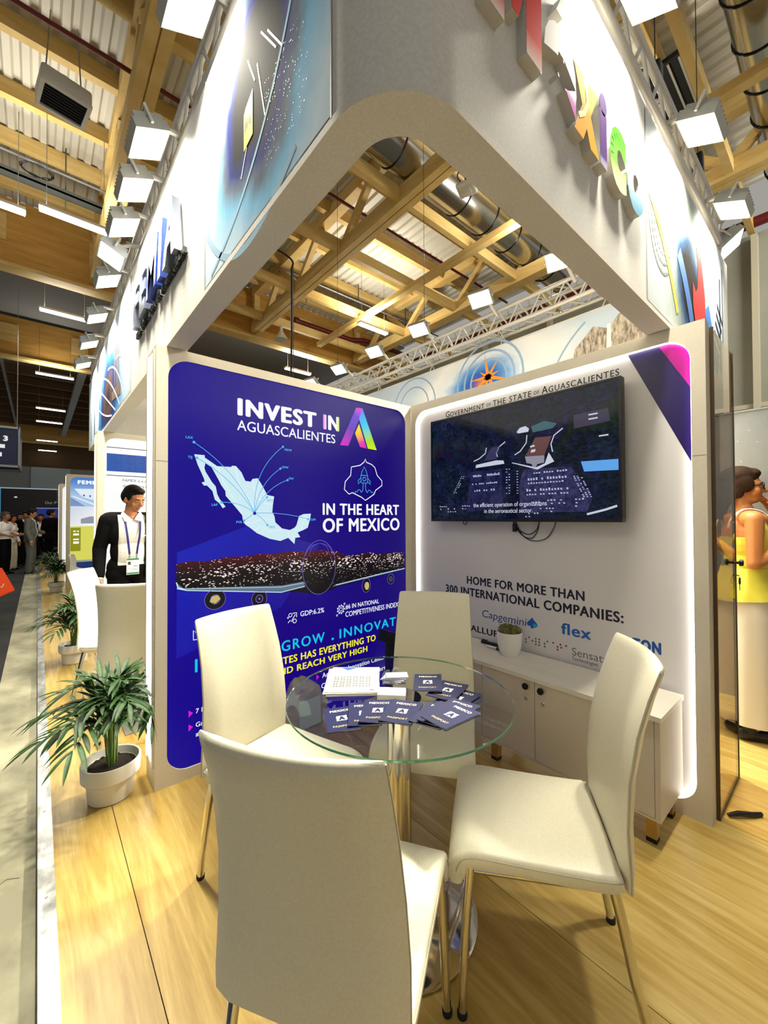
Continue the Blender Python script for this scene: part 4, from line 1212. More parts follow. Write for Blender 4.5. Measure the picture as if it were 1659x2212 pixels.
b = MB()
for i in range(9):
    a = i * 2 * pi / 9 + .3
    L_ = .16 + .10 * (i % 3)
    b.poly([(-2.70 + .025 * cos(a + 1.5), 3.10 + .025 * sin(a + 1.5)), (-2.70 + L_ * cos(a), 3.10 + L_ * .8 * sin(a)), (-2.70 + .025 * cos(a - 1.5), 3.10 + .025 * sin(a - 1.5))], bf, 0.0034)
b.build('flame_print', flame, p4)
rk = noisy('print_rock', '#6d5f52', '#d2c8ba', 22, 0.6, 6.0, (1, 2.2, 0.7))
MB().poly([(-1.85, 2.49), (-1.72, 3.1), (-1.55, 3.26), (-1.42, 3.20), (-1.30, 3.33), (-1.1, 3.30), (-0.95, 3.2), (-0.78, 3.0), (-0.78, 2.49)], bf, 0.0036).build('cliff_print', rk, p4)
MB().poly([(-1.46, 2.49), (-1.38, 2.49), (-1.40, 3.24), (-1.43, 3.24)], bf, 0.004).build('waterfall_print', inkw, p4)

# ================================================================== lighting trusses and floods
TRM = mat('bright_truss_aluminium', '#d4d2cc', 0.35, 0.25)
def lattice(name, label, p0, p1, sec=0.2, zb=3.55, step=0.24, hooks=6, side=1):
    """square lattice truss from p0 to p1 (x, y)"""
    t = thing(name, label, 'truss', (0, 0, 0))
    d = V((p1[0] - p0[0], p1[1] - p0[1], 0)); L = d.length; d.normalize()
    s_ = V((-d.y, d.x, 0))
    O = V((p0[0], p0[1], zb))
    P = lambda l, a, h: O + d * l + s_ * a + V((0, 0, h))
    h = sec
    cor = [(-sec / 2, 0), (sec / 2, 0), (sec / 2, h), (-sec / 2, h)]
    for a, z in cor:
        MB().tube([P(0, a, z), P(L, a, z)], 0.021, 10).build('chord', TRM, t, 40)
    n = int(L / step)
    b = MB()
    for i in range(n):
        l0, l1 = i * L / n, (i + 1) * L / n
        lm_ = (l0 + l1) / 2
        for q in range(4):
            a0, z0 = cor[q]; a1_, z1 = cor[(q + 1) % 4]
            b.tube([P(l0, a0, z0), P(lm_, a1_, z1)], 0.009, 6)
            b.tube([P(lm_, a1_, z1), P(l1, a0, z0)], 0.009, 6)
    b.build('lacing', TRM, t, 40)
    for i in range(hooks):
        l = (i + 0.5) * L / hooks
        c = MB()
        c.tube([P(l - .035, 0, -0.125), P(l, 0, -0.06), P(l + .035, 0, -0.125)], 0.006, 6)
        c.tube([P(l, 0, -0.06), P(l, -sec / 2, 0)], 0.005, 6).tube([P(l, 0, -0.06), P(l, sec / 2, 0)], 0.005, 6)
        c.build('banner_hook', TRM, t, 40)
    return t
lattice('lighting_truss', 'square lattice truss above the aisle-side fascia', (0.69, 0.9), (0.69, 7.3), 0.2)
lattice('lighting_truss', 'square lattice truss above the front fascia with the coloured letters', (0.9, 0.73), (3.95, 0.73), 0.2, hooks=4)
lattice('lighting_truss', 'square lattice truss over the far banner behind the screen wall', (3.90, 0.9), (3.90, 7.3), 0.2)
HOUS = mat('flood_housing_grey', '#b4b4ae', 0.4, 0.5)
LENS = mat('flood_lens', '#ffffff', 0.3, emit=(1.0, 0.95, 0.82), es=14.0)
def flood(label, pos, tgt, arm_from, group, tilt=0.0, on=True, power=None, spread=128):
    """LED flood with its face towards tgt; pos is the head"""
    t = thing('floodlight', label, 'floodlight', pos, 0, group)
    p = V(pos); d = (V(tgt) - p).normalized()
    u = d.cross(V((0, 0, 1))).normalized(); v = u.cross(d)
    F = lambda a, b_, c: u * a + v * b_ + d * c
    b = MB().box(-.115, .115, -.085, .085, -.045, 0.0, F)
    for i in range(7):
        x = -.1 + i * .033
        b.box(x, x + .012, -.07, .07, -.075, -.045, F)
    b.build('housing', HOUS, t)
    MB().add([F(-.105, -.075, .002), F(.105, -.075, .002), F(.105, .075, .002), F(-.105, .075, .002)], [(0, 1, 2, 3)]).build('lens', LENS, t)
    br = MB().tube([F(-.125, 0, -.02), F(-.125, 0, -.10), F(.125, 0, -.10), F(.125, 0, -.02)], 0.008, 6)
    br.build('yoke', TRM, t)
    a = V(arm_from) - p
    MB().tube([F(0, 0, -.10), a * 0.55 + F(0, 0, -.06), a], 0.016, 8).build('arm', TRM, t, 40)
    if on:
        ld = bpy.data.lights.new('flood_beam', 'AREA')
        ld.shape = 'RECTANGLE'; ld.size = 0.2; ld.size_y = 0.14
        ld.energy = power or FLOOD_W
        ld.spread = radians(spread)
        ld.color = (1.0, 0.93, 0.76)
        lo = bpy.data.objects.new('flood_beam', ld); COL.objects.link(lo)
        lo.parent = t
        q = d.to_track_quat('-Z', 'Z')
        lo.matrix_local = Matrix.Translation(F(0, 0, .008)) @ q.to_matrix().to_4x4()
    return t
for i, y in enumerate((1.75, 2.56, 2.98, 3.42, 4.29, 5.16, 6.01, 6.88)):
    flood('white floodlight on a short arm of the aisle truss, %s from the rounded corner' % ORD[i], (0.432, y * .93, 3.46), (0.65, y * .93, 3.0), (0.585, y * .93, 3.60), 'floodlights of the aisle truss')
flood('unlit grey floodlight seen edge-on on the aisle truss, between the lit ones', (0.40, 3.56, 3.44), (0.2, 3.56, 3.0), (0.585, 3.56, 3.6), 'floodlights of the aisle truss', on=False).children[1].data.materials[0] = mat('unlit_lens', '#b8bcc0', 0.2)
for i, x in enumerate((1.84, 2.74, 3.62)):
    flood('white floodlight on the front truss over the coloured letters, %s from the corner' % ORD[i], (x * .93, 0.485, 3.46), (x * .93, 0.70, 3.0), (x * .93, 0.63, 3.60), 'floodlights of the front truss')
flood('small floodlight at the far end of the front truss', (3.98, 0.58, 3.55), (4.05, 0.3, 3.2), (3.9, 0.63, 3.6), 'floodlights of the front truss', power=4)
for i, y in enumerate((1.67, 2.51, 3.41, 4.26, 5.12, 5.95)):
    flood('white floodlight on the truss over the far banner, %s from the front' % ORD[i], (3.49, y, 3.77), (2.55, y - 0.25, 2.3), (3.80, y, 3.70), 'floodlights of the far truss', power=(92 if y < 4 else 27), spread=118)
# hoists and hanging wires of the trusses
def hoist(label, x, y, z0, z1, zh):
    t = thing('chain_hoist', label, 'hoist', (x, y, zh))
    MB().rbox(-.035, .035, -.035, .035, -.07, .07, .015).build('motor', BLACK, t, 40)
    MB().tube([(0, 0, 0.07), (0, 0, z1 - zh)], 0.003, 6).build('chain', BLACK, t)
    MB().tube([(0, 0, -0.07), (0, 0, z0 - zh)], 0.003, 6).build('chain', BLACK, t)
    return t
hoist('small black hoist on a chain above the aisle truss, near its rounded corner', 0.75, 2.35, 3.78, 7.8, 4.9)
hoist('black hoist hanging over the front truss, beyond the coloured letters', 2.75, 0.73, 3.78, 7.8, 4.1)
hoist('second black hoist over the front truss, towards its far end', 3.75, 0.73, 3.78, 7.8, 4.15)
hoist('black hoist on wires over the far banner truss, near its middle', 3.9, 3.7, 3.78, 7.8, 4.05)
hoist('black hoist at the far left end of the far banner truss', 3.9, 5.75, 3.78, 7.8, 4.1)
# ================================================================== chairs
def make_chair(label, group):
    t = thing('dining_chair', label, 'chair', (0, 0, 0), 0, group)
    # seat pad with a waterfall front edge
    path = [(-.215, .468), (-.16, .463), (0.0, .462), (.12, .464), (.19, .464), (.228, .452), (.245, .425), (.247, .395)]
    rings = []
    sp_ = spline([(0, y, z) for y, z in path], 5)
    m_ = len(sp_)
    for i, p in enumerate(sp_):
        tg = (sp_[min(i + 1, m_ - 1)] - sp_[max(i - 1, 0)]).normalized()
        nr = V((0, -tg.z, tg.y))
        f = i / (m_ - 1)
        hw = .222 + .014 * f
        th = .028 if f > .04 else .022
        if f > .97:
            th = .02
        ring = []
        for (a, c) in ((-1, -.45), (-1, .45), (-.985, .8), (-.95, .97), (-.5, 1.03), (0, 1.05), (.5, 1.03), (.95, .97), (.985, .8), (1, .45), (1, -.45), (.96, -.95), (0, -1), (-.96, -.95)):
            ring.append(V((a * hw, p.y, p.z)) + nr * c * th)
        rings.append(ring)
    seat = MB().loft(rings, True).build('seat', LEATHER, t, 50)
    for s in (-1, 1):
        b = MB()
        b.tube([(s * (.2225 + .013 * i / (m_ - 1)), p.y, p.z + .012) for i, p in enumerate(sp_[:-4])], .0022, 6)
        b.build('seam', mat('leather_piping', '#b8b29c', 0.5), seat, 40)
    # backrest: bowed in profile and gently hollow across
    prof = [(.452, -.232, .222), (.50, -.232, .223), (.62, -.226, .221), (.75, -.234, .214), (.88, -.258, .207), (.98, -.288, .202), (1.045, -.312, .1995), (1.062, -.318, .198), (1.069, -.321, .194)]
    rings = []
    N = 10
    for i, (z, y, hw) in enumerate(prof):
        th = (.019, .021, .022, .022, .021, .019, .017, .013, .005)[i]
        hol = .006 + .028 * max(0, (z - .5) / .57)
        ring = []
        for s_, sgn in ((1, 1), (-1, -1)):
            for j in range(N + 1):
                a = s_ * (-1 + 2 * j / N)
                edge = min(1.0, max(0.25, (1 - abs(a)) * 9 + .25))
                ring.append(V((a * hw, y - hol * (1 - a * a) + sgn * th * edge, z)))
        rings.append(ring)
    back = MB().loft(rings, True).build('backrest', LEATHER, t, 60)
    for s in (-1, 1):
        b = MB()
        b.tube([(s * (hw + .0005), y, z) for z, y, hw in prof[:-1]], .0024, 6)
        b.build('seam', MATS['leather_piping'], back, 40)
    for s in (-1, 1):
        pts = spline([(s * .214, .205, .455), (s * .222, .220, .25), (s * .231, .231, .006)], 6)
        lg = MB().tube(pts, .0135, 12).build('leg', CHROME, t, 50)
        MB().lathe([(.0145, 0), (.0155, .003), (.0155, .018), (.0138, .02)], 12, (s * .231, .231, 0)).build('foot_cap', RUBBER, lg, 40)
        pts = spline([(s * .196, -.19, .458), (s * .199, -.213, .36), (s * .20, -.245, .2), (s * .197, -.272, .09), (s * .191, -.287, .006)], 6)
        lg = MB().tube(pts, .0145, 12).build('leg', CHROME, t, 50)
        MB().lathe([(.0155, 0), (.0165, .003), (.0165, .018), (.0148, .02)], 12, (s * .191, -.287, 0)).build('foot_cap', RUBBER, lg, 40)
    b = MB()
    b.tube([(-.196, -.19, .438), (.196, -.19, .438)], .011, 8); b.tube([(-.214, .195, .432), (.214, .195, .432)], .011, 8)
    for s in (-1, 1):
        b.tube([(s * .196, -.19, .438), (s * .214, .195, .432)], .011, 8)
    b.build('seat_frame', CHROME, t, 50)
    return t
chair = make_chair('cream leather chair in the foreground, its plain back turned to the viewer', 'cream chairs round the glass table')
chair.location = (.629, .888, 0); chair.rotation_euler.z = -.992
G4 = 'cream chairs round the glass table'
dup(chair, (1.30, .732, 0), .614, 'cream leather chair at right, seen from the side with a shiny empty seat', G4)
dup(chair, (.787, 1.572, 0), -2.865, 'cream leather chair at left of the glass table, against the violet poster', G4)
dup(chair, (1.474, 1.391, 0), 2.204, 'cream leather chair behind the glass table, in the corner of the two walls', G4)
dup(chair, (.617, 3.453, 0), radians(-28), 'white leather chair of the next stand, back to the viewer beside the lit wall end', 'white chairs of the next stand')
dup(chair, (.557, 4.10, 0), radians(-120), 'white leather chair in the next stand, side on, next to the second potted palm', 'white chairs of the next stand')

# ================================================================== glass table
TZ = .82
TCX, TCY, TR = 1.063, 1.153, .425
tb = thing('glass_table', 'round clear glass table on a chrome column', 'table', (TCX, TCY, 0))
GLASS = sheet_glass('clear_table_glass', (0.975, 0.99, 0.98), 1.5, 1.0)
pr_ = [(TR - .004, 0), (TR - .001, .001), (TR, .004), (TR, .007), (TR - .001, .010), (TR - .004, .011)]
MB().lathe([(0.001, 0)] + pr_ + [(0.001, .011)], 96, (0, 0, TZ - .011)).build('glass_top', GLASS, tb)
EDGE = mat('green_glass_edge', (0.06, 0.26, 0.16), 0.06, trans=0.55, ior=1.5)
b = MB()
n_ = 96
q0 = [(TR + .0004) * V((cos(2 * pi * i / n_), sin(2 * pi * i / n_), 0)) for i in range(n_)]
rings = [[p + V((0, 0, z)) + p.normalized() * d for p in q0] for z, d in ((TZ - .0095, 0), (TZ - .0085, .0012), (TZ - .0025, .0012), (TZ - .0015, 0))]
b.loft(rings, False).build('polished_rim', EDGE, tb, 30)
MB().lathe([(.045, .03), (.045, TZ - .03)], 32).build('column', CHROME, tb, 40)
b = MB().lathe([(.05, TZ - .035), (.05, TZ - .02), (.085, TZ - .016), (.085, TZ - .0112)], 32)
b.build('top_plate', CHROME, tb, 40)
MB().lathe([(.285, 0), (.29, .004), (.29, .010), (.275, .016), (.15, .024), (.075, .034), (.052, .05), (.047, .075)], 64).build('base', CHROME, tb, 40)

# ---------------------------------------------------------------- booklets
NAVY = mat('navy_booklet_cover', '#151b4a', 0.6, spec=0.12)
PAGES = mat('white_paper', '#e9e7e0', 0.6)
GOLD = mat('gold_print', '#cdb96a', 0.4)
PW, PH = .110, .161
def make_booklet(label):
    t = thing('booklet', label, 'booklet', (0, 0, 0), 0, 'passport-style booklets on the glass table')
    MB().box(-PW / 2, PW / 2, -PH / 2, PH / 2, 0.0, 0.0007).build('back_cover', NAVY, t)
    MB().box(-PW / 2 + .002, PW / 2 - .002, -PH / 2 + .002, PH / 2 - .002, .0007, .0018).build('pages', PAGES, t)
    # front cover springs open a little at the outer edge
    rings = []
    for i in range(7):
        a = i / 6
        x = -PW / 2 + PW * a
        z = .0018 + .0045 * a * a
        rings.append([V((x, -PH / 2, z)), V((x, PH / 2, z)), V((x, PH / 2, z + .0006)), V((x, -PH / 2, z + .0006))])
    cov = MB().loft(rings, True).build('front_cover', NAVY, t)
    cf = lambda a, c, d=0.0: V((a, c, .0024 + .0045 * ((a + PW / 2) / PW) ** 2 + .0003 + d))
    MB().text('MEXICO', -.036, .048, cf, .013, .072, .03).build('title_lettering', PAGES, cov)
    e_ = MB().poly([(-.019, -.015), (-.017, -.004), (-.019, .004), (-.017, .017), (-.008, .018), (.004, .017), (.018, .018), (.017, .006), (.019, -.003), (.018, -.014), (.006, -.015), (-.006, -.014)], cf).build('emblem', PAGES, cov)
    MB().text('A', -.0115, -.011, cf, .023, .023, .05, .0003).build('emblem_letter', NAVY, e_)
    MB().text('PASSPORT', -.034, -.055, cf, .010, .068, .008).build('lower_lettering', GOLD, cov)
    return t
f_ = .935
bk = [(.8375, 1.214, 62, 0, 'navy passport-style booklet at the left end of the front fan'),
      (.914, 1.179, 52.7, 1, 'navy passport-style booklet second from the left in the front fan'),
      (.953, 1.15, 44.3, 2, 'navy passport-style booklet third from the left in the front fan'),
      (1.0045, 1.075, 29.4, 3, 'navy passport-style booklet fourth from the left, its whole cover showing, in the front fan'),
      (1.066, .972, 17.7, 4, 'navy booklet mostly covered, fifth from the left in the front fan'),
      (1.079, .942, 14.0, 5, 'navy booklet under the nearest one, only the start of its title showing'),
      (1.115, .925, 8, 6, 'navy booklet whose dark corner sticks out right behind the nearest one'),
      (1.068, .899, -3.5, 7, 'navy passport-style booklet nearest to the viewer, on top of the fan'),
      (1.262, 1.020, 6, 0, 'lowest navy booklet of the back fan, at its right-hand bottom'),
      (1.268, 1.034, 9, 1, 'navy booklet in the back fan, right of the middle one with half its title covered'),
      (1.281, 1.096, 17, 2, 'navy passport-style booklet in the middle of the back fan'),
      (1.2635, 1.191, 42.5, 3, 'navy passport-style booklet at the upper left of the back fan, lying on top')]
bl = None
for (x, y, a, lv, lab) in bk:
    loc = (x * f_, y * f_, TZ + .0003 + lv * .0072)
    if bl is None:
        bl = make_booklet(lab); bl.location = loc; bl.rotation_euler.z = radians(a - 90)
    else:
        dup(bl, loc, radians(a - 90), lab)
# pile of printed flyers
fl = thing('flyer_pile', 'pile of white printed flyers at the back of the glass table', 'papers', (1.059 * f_, 1.449 * f_, TZ + .0004), radians(51 - 90))
rr = random.Random(5)
for i in range(7):
    a = radians(rr.uniform(-4, 4)); dx, dy = rr.uniform(-.006, .006), rr.uniform(-.006, .006)
    bb = MB().box(-.103, .103, -.128, .128, i * .0022, i * .0022 + .0019)
    bb.xf(Matrix.Translation((dx, dy, 0)) @ Matrix.Rotation(a, 4, 'Z'))
    sh = bb.build('sheet', PAGES, fl)
zt = 6 * .0022 + .0023
pf2 = lambda a, c, d=0.0: V((a, c, zt + d))
b = MB()
for r in range(5):
    for c in range(6):
        x, y = -.075 + c * .026, -.075 + r * .022
        b.ring((x + .008, y + .006), .008, .0035, pf2, 0, 8, .006)
        b.ribbon([(x - .004, y), (x + .02, y)], .003, pf2)
        b.ribbon([(x - .004, y + .013), (x + .02, y + .013)], .003, pf2)
for q in range(3):
    b.ribbon([(-.06, .055 + q * .012), (.06, .055 + q * .012)], .0025, pf2)
b.ribbon([(-.09, -.108), (-.03, -.108)], .003, pf2); b.ribbon([(.0, -.108), (.05, -.108)], .003, pf2); b.poly([(.07, -.112), (.085, -.112), (.085, -.1), (.07, -.1)], pf2)
b.ribbon([(.05, .105), (.09, .105)], .004, pf2)
b.build('print', mat('grey_print', '#5d5d60', 0.6), fl)
MB().poly([(-.06, .128), (.02, .128), (-.025, .095)], pf2, .0002).build('blue_triangle', mat('print_blue', '#2b62b0', 0.6), fl)
# business cards
cd = thing('card_stack', 'small fanned stack of white and blue cards behind the column', 'cards', (1.205 * f_, 1.335 * f_, TZ + .0004), radians(41 - 90))
for i in range(9):
    bb = MB().box(-.045, .045, -.0275, .0275, i * .0016 + .012, i * .0016 + .0132)
    bb.xf(Matrix.Translation((.002 * i - .008, .001 * i, 0)) @ Matrix.Rotation(radians(-14 + 3.2 * i), 4, 'Z'))
    bb.build('card', PAGES if i % 3 != 1 else MATS['print_blue'], cd)
zt2 = 8 * .0016 + .0136
pf3 = lambda a, c, d=0.0: V((a + .008, c + .008, zt2 + d))
b = MB()
for q in range(3):
    b.ribbon([(-.03, -.012 + q * .011), (.0 + .01 * (q % 2), -.012 + q * .011)], .0025, pf3)
b.build('print', MATS['grey_print'], cd)
MB().box(-.047, .047, -.03, .03, 0, .0118).build('holder', mat('clear_acrylic', (0.95, 0.97, 0.98), 0.05, trans=0.9), cd)
bx = thing('card_box', 'white card box with small print lying in front of the card stack', 'box', (1.098 * f_, 1.235 * f_, TZ + .0004), radians(44 - 90))
MB().rbox(-.053, .053, -.036, .036, 0, .02, .004).build('box', PAGES, bx, 40)
b = MB()
pf4 = lambda a, c, d=0.0: V((a, c, .0203 + d))
b.ribbon([(-.042, .02), (-.01, .02)], .003, pf4); b.ribbon([(-.042, .005), (.012, .005)], .0025, pf4); b.ribbon([(-.042, -.006), (.0, -.006)], .0025, pf4)
b.poly([(.028, -.02), (.034, -.02), (.034, -.014), (.028, -.014)], pf4).poly([(.04, -.02), (.046, -.02), (.046, -.014), (.04, -.014)], pf4)
b.build('print', MATS['grey_print'], bx)

# crumpled clear plastic bag on the left chair
bagm = mat('grey_translucent_plastic', (0.60, 0.56, 0.50), 0.25, trans=0.3, ior=1.2)
bag = thing('plastic_bag', 'crumpled grey plastic bag on the floor between the left chair and the violet poster', 'bag', (1.25, 2.26, .0))
bb = MB().ball((0, 0, .25), (.175, .12, .25), 32, 26)
rr = random.Random(11)
nv = []
for p in bb.v:
    p = V(p)
    n_ = sin(p.x * 41 + p.z * 23) * .008 + sin(p.y * 57 - p.x * 31) * .007 + sin(p.z * 67 + p.y * 29) * .006 + rr.uniform(-.004, .004)
    p.x *= 1 - .35 * max(0, p.z - .3) / .2
    q = p + (p - V((0, 0, .25))).normalized() * n_ * 1.5
    q.z = max(q.z, 0.002)
    nv.append(tuple(q))
bb.v = nv
bb.build('film', bagm, bag, 25)
pa = MB().box(-.10, .05, -.135, -.128, .26, .42); pa.xf(Matrix.Rotation(.12, 4, 'Z'))
pa.build('paper_inside', mat('pale_blue_paper', '#b9cde0', 0.6), bag)
br_ = MB().ball((.02, -.01, .10), (.12, .08, .09), 16, 8).build('brown_content', mat('brown_wrap', '#8a6f42', 0.6), bag, 60)

# dark bag standing in the corner behind the back chair
bg2 = thing('black_bag', 'black bag in the wall corner, peeping out left of the back chair', 'bag', (2.125, 2.27, 0))
MB().rbox(-.13, .13, -.08, .08, 0, .60, .045).build('bag_body', mat('black_nylon', '#101014', 0.6), bg2, 50)
MB().tube(spline([(-.04, 0, .60), (-.03, 0, .63), (0, 0, .645), (.03, 0, .63), (.05, 0, .60)], 6), .012, 8).build('handle', MATS['black_nylon'], bg2, 50)
fp = MB().box(-.20, -.10, -.05, .05, .56, .64); fp.xf(Matrix.Translation((-.1, 0, .6)) @ Matrix.Rotation(.35, 4, 'Y') @ Matrix.Translation((.1, 0, -.6)))
fp.build('flap', MATS['black_nylon'], bg2)

# ================================================================== sideboard
CABM = wood('pale_beige_laminate', [(0.3, '#c9c0ae'), (0.7, '#d2c9b8')], (8, 8, 0.6), 0.45, 0.0003)
TOPM = wood('white_oak_top', [(0.35, '#d3cbbb'), (0.7, '#e2dccd')], (12, 0.8, 12), 0.4, 0.0003)
sb = thing('sideboard', 'low white sideboard with three doors along the white wall', 'cabinet', (0, 0, 0))
FX, BX, SY0, SY1 = 2.116, 2.47, .578, 1.90
MB().box(FX - .012, BX, SY0 - .008, SY1 + .008, .58, .603).build('top', TOPM, sb)
MB().box(FX + .018, BX, SY0, SY1, .128, .58).build('body', CABM, sb)
# end panels project to the front as a thin frame
MB().box(FX, FX + .018, SY0, SY0 + .022, .128, .58).build('front_frame', CABM, sb)
MB().box(FX, FX + .018, SY0 + .022, SY1, .128, .138).build('front_frame', CABM, sb)
doors = [(SY0 + .024, 1.177), (1.180, 1.53), (1.533, SY1 - .003)]
MB().box(FX + .012, FX + .0178, SY0 + .02, SY1 - .002, .139, .579).build('shadow_gap', mat('gap_dark', '#2a2622', 0.9), sb)
for i, (y0, y1) in enumerate(doors):
    d = MB().box(FX, FX + .012, y0, y1, .1405, .577).build('door', CABM, sb)
    if i < 2:
        ky = (1.133, 1.224)[i]
        M = Matrix.Translation((FX, ky, .544)) @ Matrix.Rotation(-pi / 2, 4, 'Y')
        MB().lathe([(.006, 0), (.006, .012), (.017, .016), (.019, .022), (.017, .027), (.008, .029)], 18).xf(M).build('knob', BLACK, d, 40)
        M = Matrix.Translation((FX, (1.129, 1.231)[i], .470)) @ Matrix.Rotation(-pi / 2, 4, 'Y')
        MB().lathe([(.011, 0), (.011, .002), (.009, .003), (.007, .0032), (.007, .0015)], 18).xf(M).build('lock', CHROME, d, 40)
BRASS = mat('brushed_gold_foot', '#b89a5e', 0.3, 0.8)
for (x, y) in ((FX + .06, SY0 + .05), (BX - .05, SY0 + .05), (FX + .06, 1.47), (BX - .05, 1.47), (FX + .06, SY1 - .05), (BX - .05, SY1 - .05)):
    ft = MB().box(x - .022, x + .022, y - .022, y + .022, .02, .128).build('foot', BRASS, sb)
    MB().box(x - .022, x + .022, y - .022, y + .022, 0, .02).build('foot_tip', RUBBER, ft)
# cactus in a white pot
cp = thing('potted_cactus', 'small cactus in a white pot on the sideboard', 'plant', (2.352, 1.482, .603))
prof_ = [(.058, 0), (.062, .004), (.075, .06), (.082, .145), (.082, .150), (.077, .150), (.070, .125), (.001, .125)]
MB().lathe(prof_, 40).build('pot', mat('white_ceramic', '#e8e5de', 0.25), cp, 40)
MB().lathe([(.072, .126), (.05, .13), (.001, .132)], 24).build('soil', mat('dark_soil', '#2a1f14', 0.95), cp, 40)
CACT = noisy('cactus_green_brown', '#4a4a20', '#7a7238', 60, 0.7)
rr = random.Random(3)
for i in range(12):
    a = i * 2.4; r = .012 + .045 * (i / 12) ** .5
    cx, cy, cz, R_ = r * cos(a), r * sin(a), .145 + rr.uniform(-.005, .018) + (.02 if i < 4 else 0), rr.uniform(.020, .028)
    bb = MB().ball((cx, cy, cz), (R_, R_, R_ * 1.15), 12, 8)
    for j in range(26):
        th, ph = rr.uniform(0, 2 * pi), rr.uniform(-.3, 1.5)
        d = V((cos(ph) * cos(th), cos(ph) * sin(th), sin(ph)))
        p = V((cx, cy, cz)) + d * R_
        bb.tube([p, p + d * .011], [.0012, .0003], 3)
    bb.build('cactus_stem', CACT, cp, 60)
# pens
def pen(name, label, p0, p1, c, r):
    t = thing(name, label, 'pen', (0, 0, 0))
    a, d = V(p0), V(p1) - V(p0)
    MB().tube([a, a + d * .62], r, 10).build('barrel', mat(c[0], c[1], 0.35), t, 40)
    MB().tube([a + d * .62, a + d], r * 1.12, 10).build('cap', mat(c[2], c[3], 0.35), t, 40)
    nrm = V((0, 0, r * 1.4))
    MB().tube([a + d * .98 + nrm, a + d * .68 + nrm], r * .3, 6).build('clip', mat(c[2], c[3], 0.35), t, 40)
pen('marker_pen', 'thick black marker lying on the sideboard against the wall', (2.42, 1.60, .6145), (2.415, 1.745, .6145), ('black_marker', '#111113', 'black_marker', '#111113'), .011)
pen('marker_pen', 'white marker with a dark green cap in front of the black one', (2.365, 1.665, .612), (2.355, 1.535, .612), ('white_marker', '#d8d8d4', 'green_cap', '#12382a'), .0088)

# ================================================================== potted palms
LEAF = noisy('palm_leaf_green', '#0f2a09', '#2a5416', 30, 0.5, 3.0, (1, 1, 1))
STEM = mat('palm_stem_green', '#5e7a2c', 0.5)
POTM = mat('white_plastic_pot', '#dcd8cc', 0.35)
def make_palm(label, group, seed=1, wall=.155):
    def keep(p):                      # fronds press flat where the wall end stands
        return V((wall + (p.x - wall) * .06 if p.x > wall else p.x, p.y, p.z))
    t = thing('potted_palm', label, 'plant', (0, 0, 0), 0, group)
    prof_ = [(.098, 0), (.104, .006), (.113, .095), (.113, .105), (.128, .112), (.1365, .122), (.139, .195), (.137, .2), (.130, .198), (.126, .16), (.001, .16)]
    MB().lathe(prof_, 48).build('pot', POTM, t, 35)
    rr = random.Random(seed)
    b = MB().lathe([(.127, .158), (.09, .166), (.001, .17)], 24)
    for i in range(60):
        a, r = rr.uniform(0, 6.28), rr.uniform(0, .115)
        b.ball((r * cos(a), r * sin(a), .164), (rr.uniform(.005, .014), rr.uniform(.004, .010), .005), 6, 4)
    b.build('soil', mat('bark_soil', '#23170f', 0.95), t, 60)
    nf = 23
    for i in range(nf):
        az = i * 2.399 + rr.uniform(-.25, .25)
        lean = (0.14 + 0.82 * (i / nf)) * rr.uniform(.85, 1.1)
        H_ = rr.uniform(.40, .58) * (1.0 - .28 * (i / nf))
        r0 = rr.uniform(.0, .035)
        base = V((r0 * cos(az), r0 * sin(az), .162))
        dirv = V((cos(az), sin(az), 0))
        p1 = base + dirv * .04 * lean + V((0, 0, H_ * .5))
        p2 = base + dirv * (.20 * lean) + V((0, 0, H_ * (.92 - .15 * lean)))
        p3 = base + dirv * (.36 * lean + .03) + V((0, 0, H_ * (1.03 - .42 * lean)))
        st = [keep(p) for p in spline([base, p1, p2, p3], 7)]
        m_ = len(st)
        MBs = MB().tube(st, [.0042 * (1 - .75 * q / m_) for q in range(m_)], 6)
        fr_ = MBs.build('frond_stem', STEM, t, 60)
        b = MB()
        nl = 8
        for q in range(nl):
            f = .38 + .62 * q / (nl - 1)
            k_ = min(int(f * (m_ - 1)), m_ - 2)
            p = st[k_].lerp(st[k_ + 1], f * (m_ - 1) - k_)
            tg = (st[k_ + 1] - st[k_]).normalized()
            sd = tg.cross(V((0, 0, 1)))
            sd = sd.normalized() if sd.length > .05 else V((-sin(az), cos(az), 0))
            up = sd.cross(tg)
            for s in (-1, 1):
                if q == nl - 1 and s == 1:
                    pass
                L_ = rr.uniform(.15, .235) * (1 - .35 * abs(f - .62) / .4)
                w_ = rr.uniform(.0095, .0145)
                spread = .85 if q < nl - 1 else .3
                d = (tg * (1.0) + sd * s * spread + up * rr.uniform(-.05, .3)).normalized()
                pts, ws = [], []
                for u in range(7):
                    v = u / 6
                    pts.append(p + d * L_ * v + V((0, 0, -.13 * L_ * (v ** 2) * (1.5 + lean)))); ws.append(w_ * (sin(pi * min(1, v * .86 + .12)) ** .8) * (1 if u < 6 else .1))
                pv = d.cross(V((0, 0, 1))); pv = pv.normalized() if pv.length > .05 else sd
                nn = pv.cross(d)
                vs, fs = [], []
                for u, (c, w) in enumerate(zip(pts, ws)):
                    vs += [keep(q_) for q_ in (c - pv * w + nn * w * .35, c, c + pv * w + nn * w * .35)]
                    if u:
                        o_ = (u - 1) * 3
                        fs += [(o_, o_ + 1, o_ + 4, o_ + 3), (o_ + 1, o_ + 2, o_ + 5, o_ + 4)]
                b.add(vs, fs)
        b.build('leaflets', LEAF, fr_, 60)
    return t
palm = make_palm('potted palm nearest the viewer, at the lit end of the violet wall', 'potted palms along the platform edge', 5)
palm.location = (.312, 2.65, 0)
GP = 'potted palms along the platform edge'
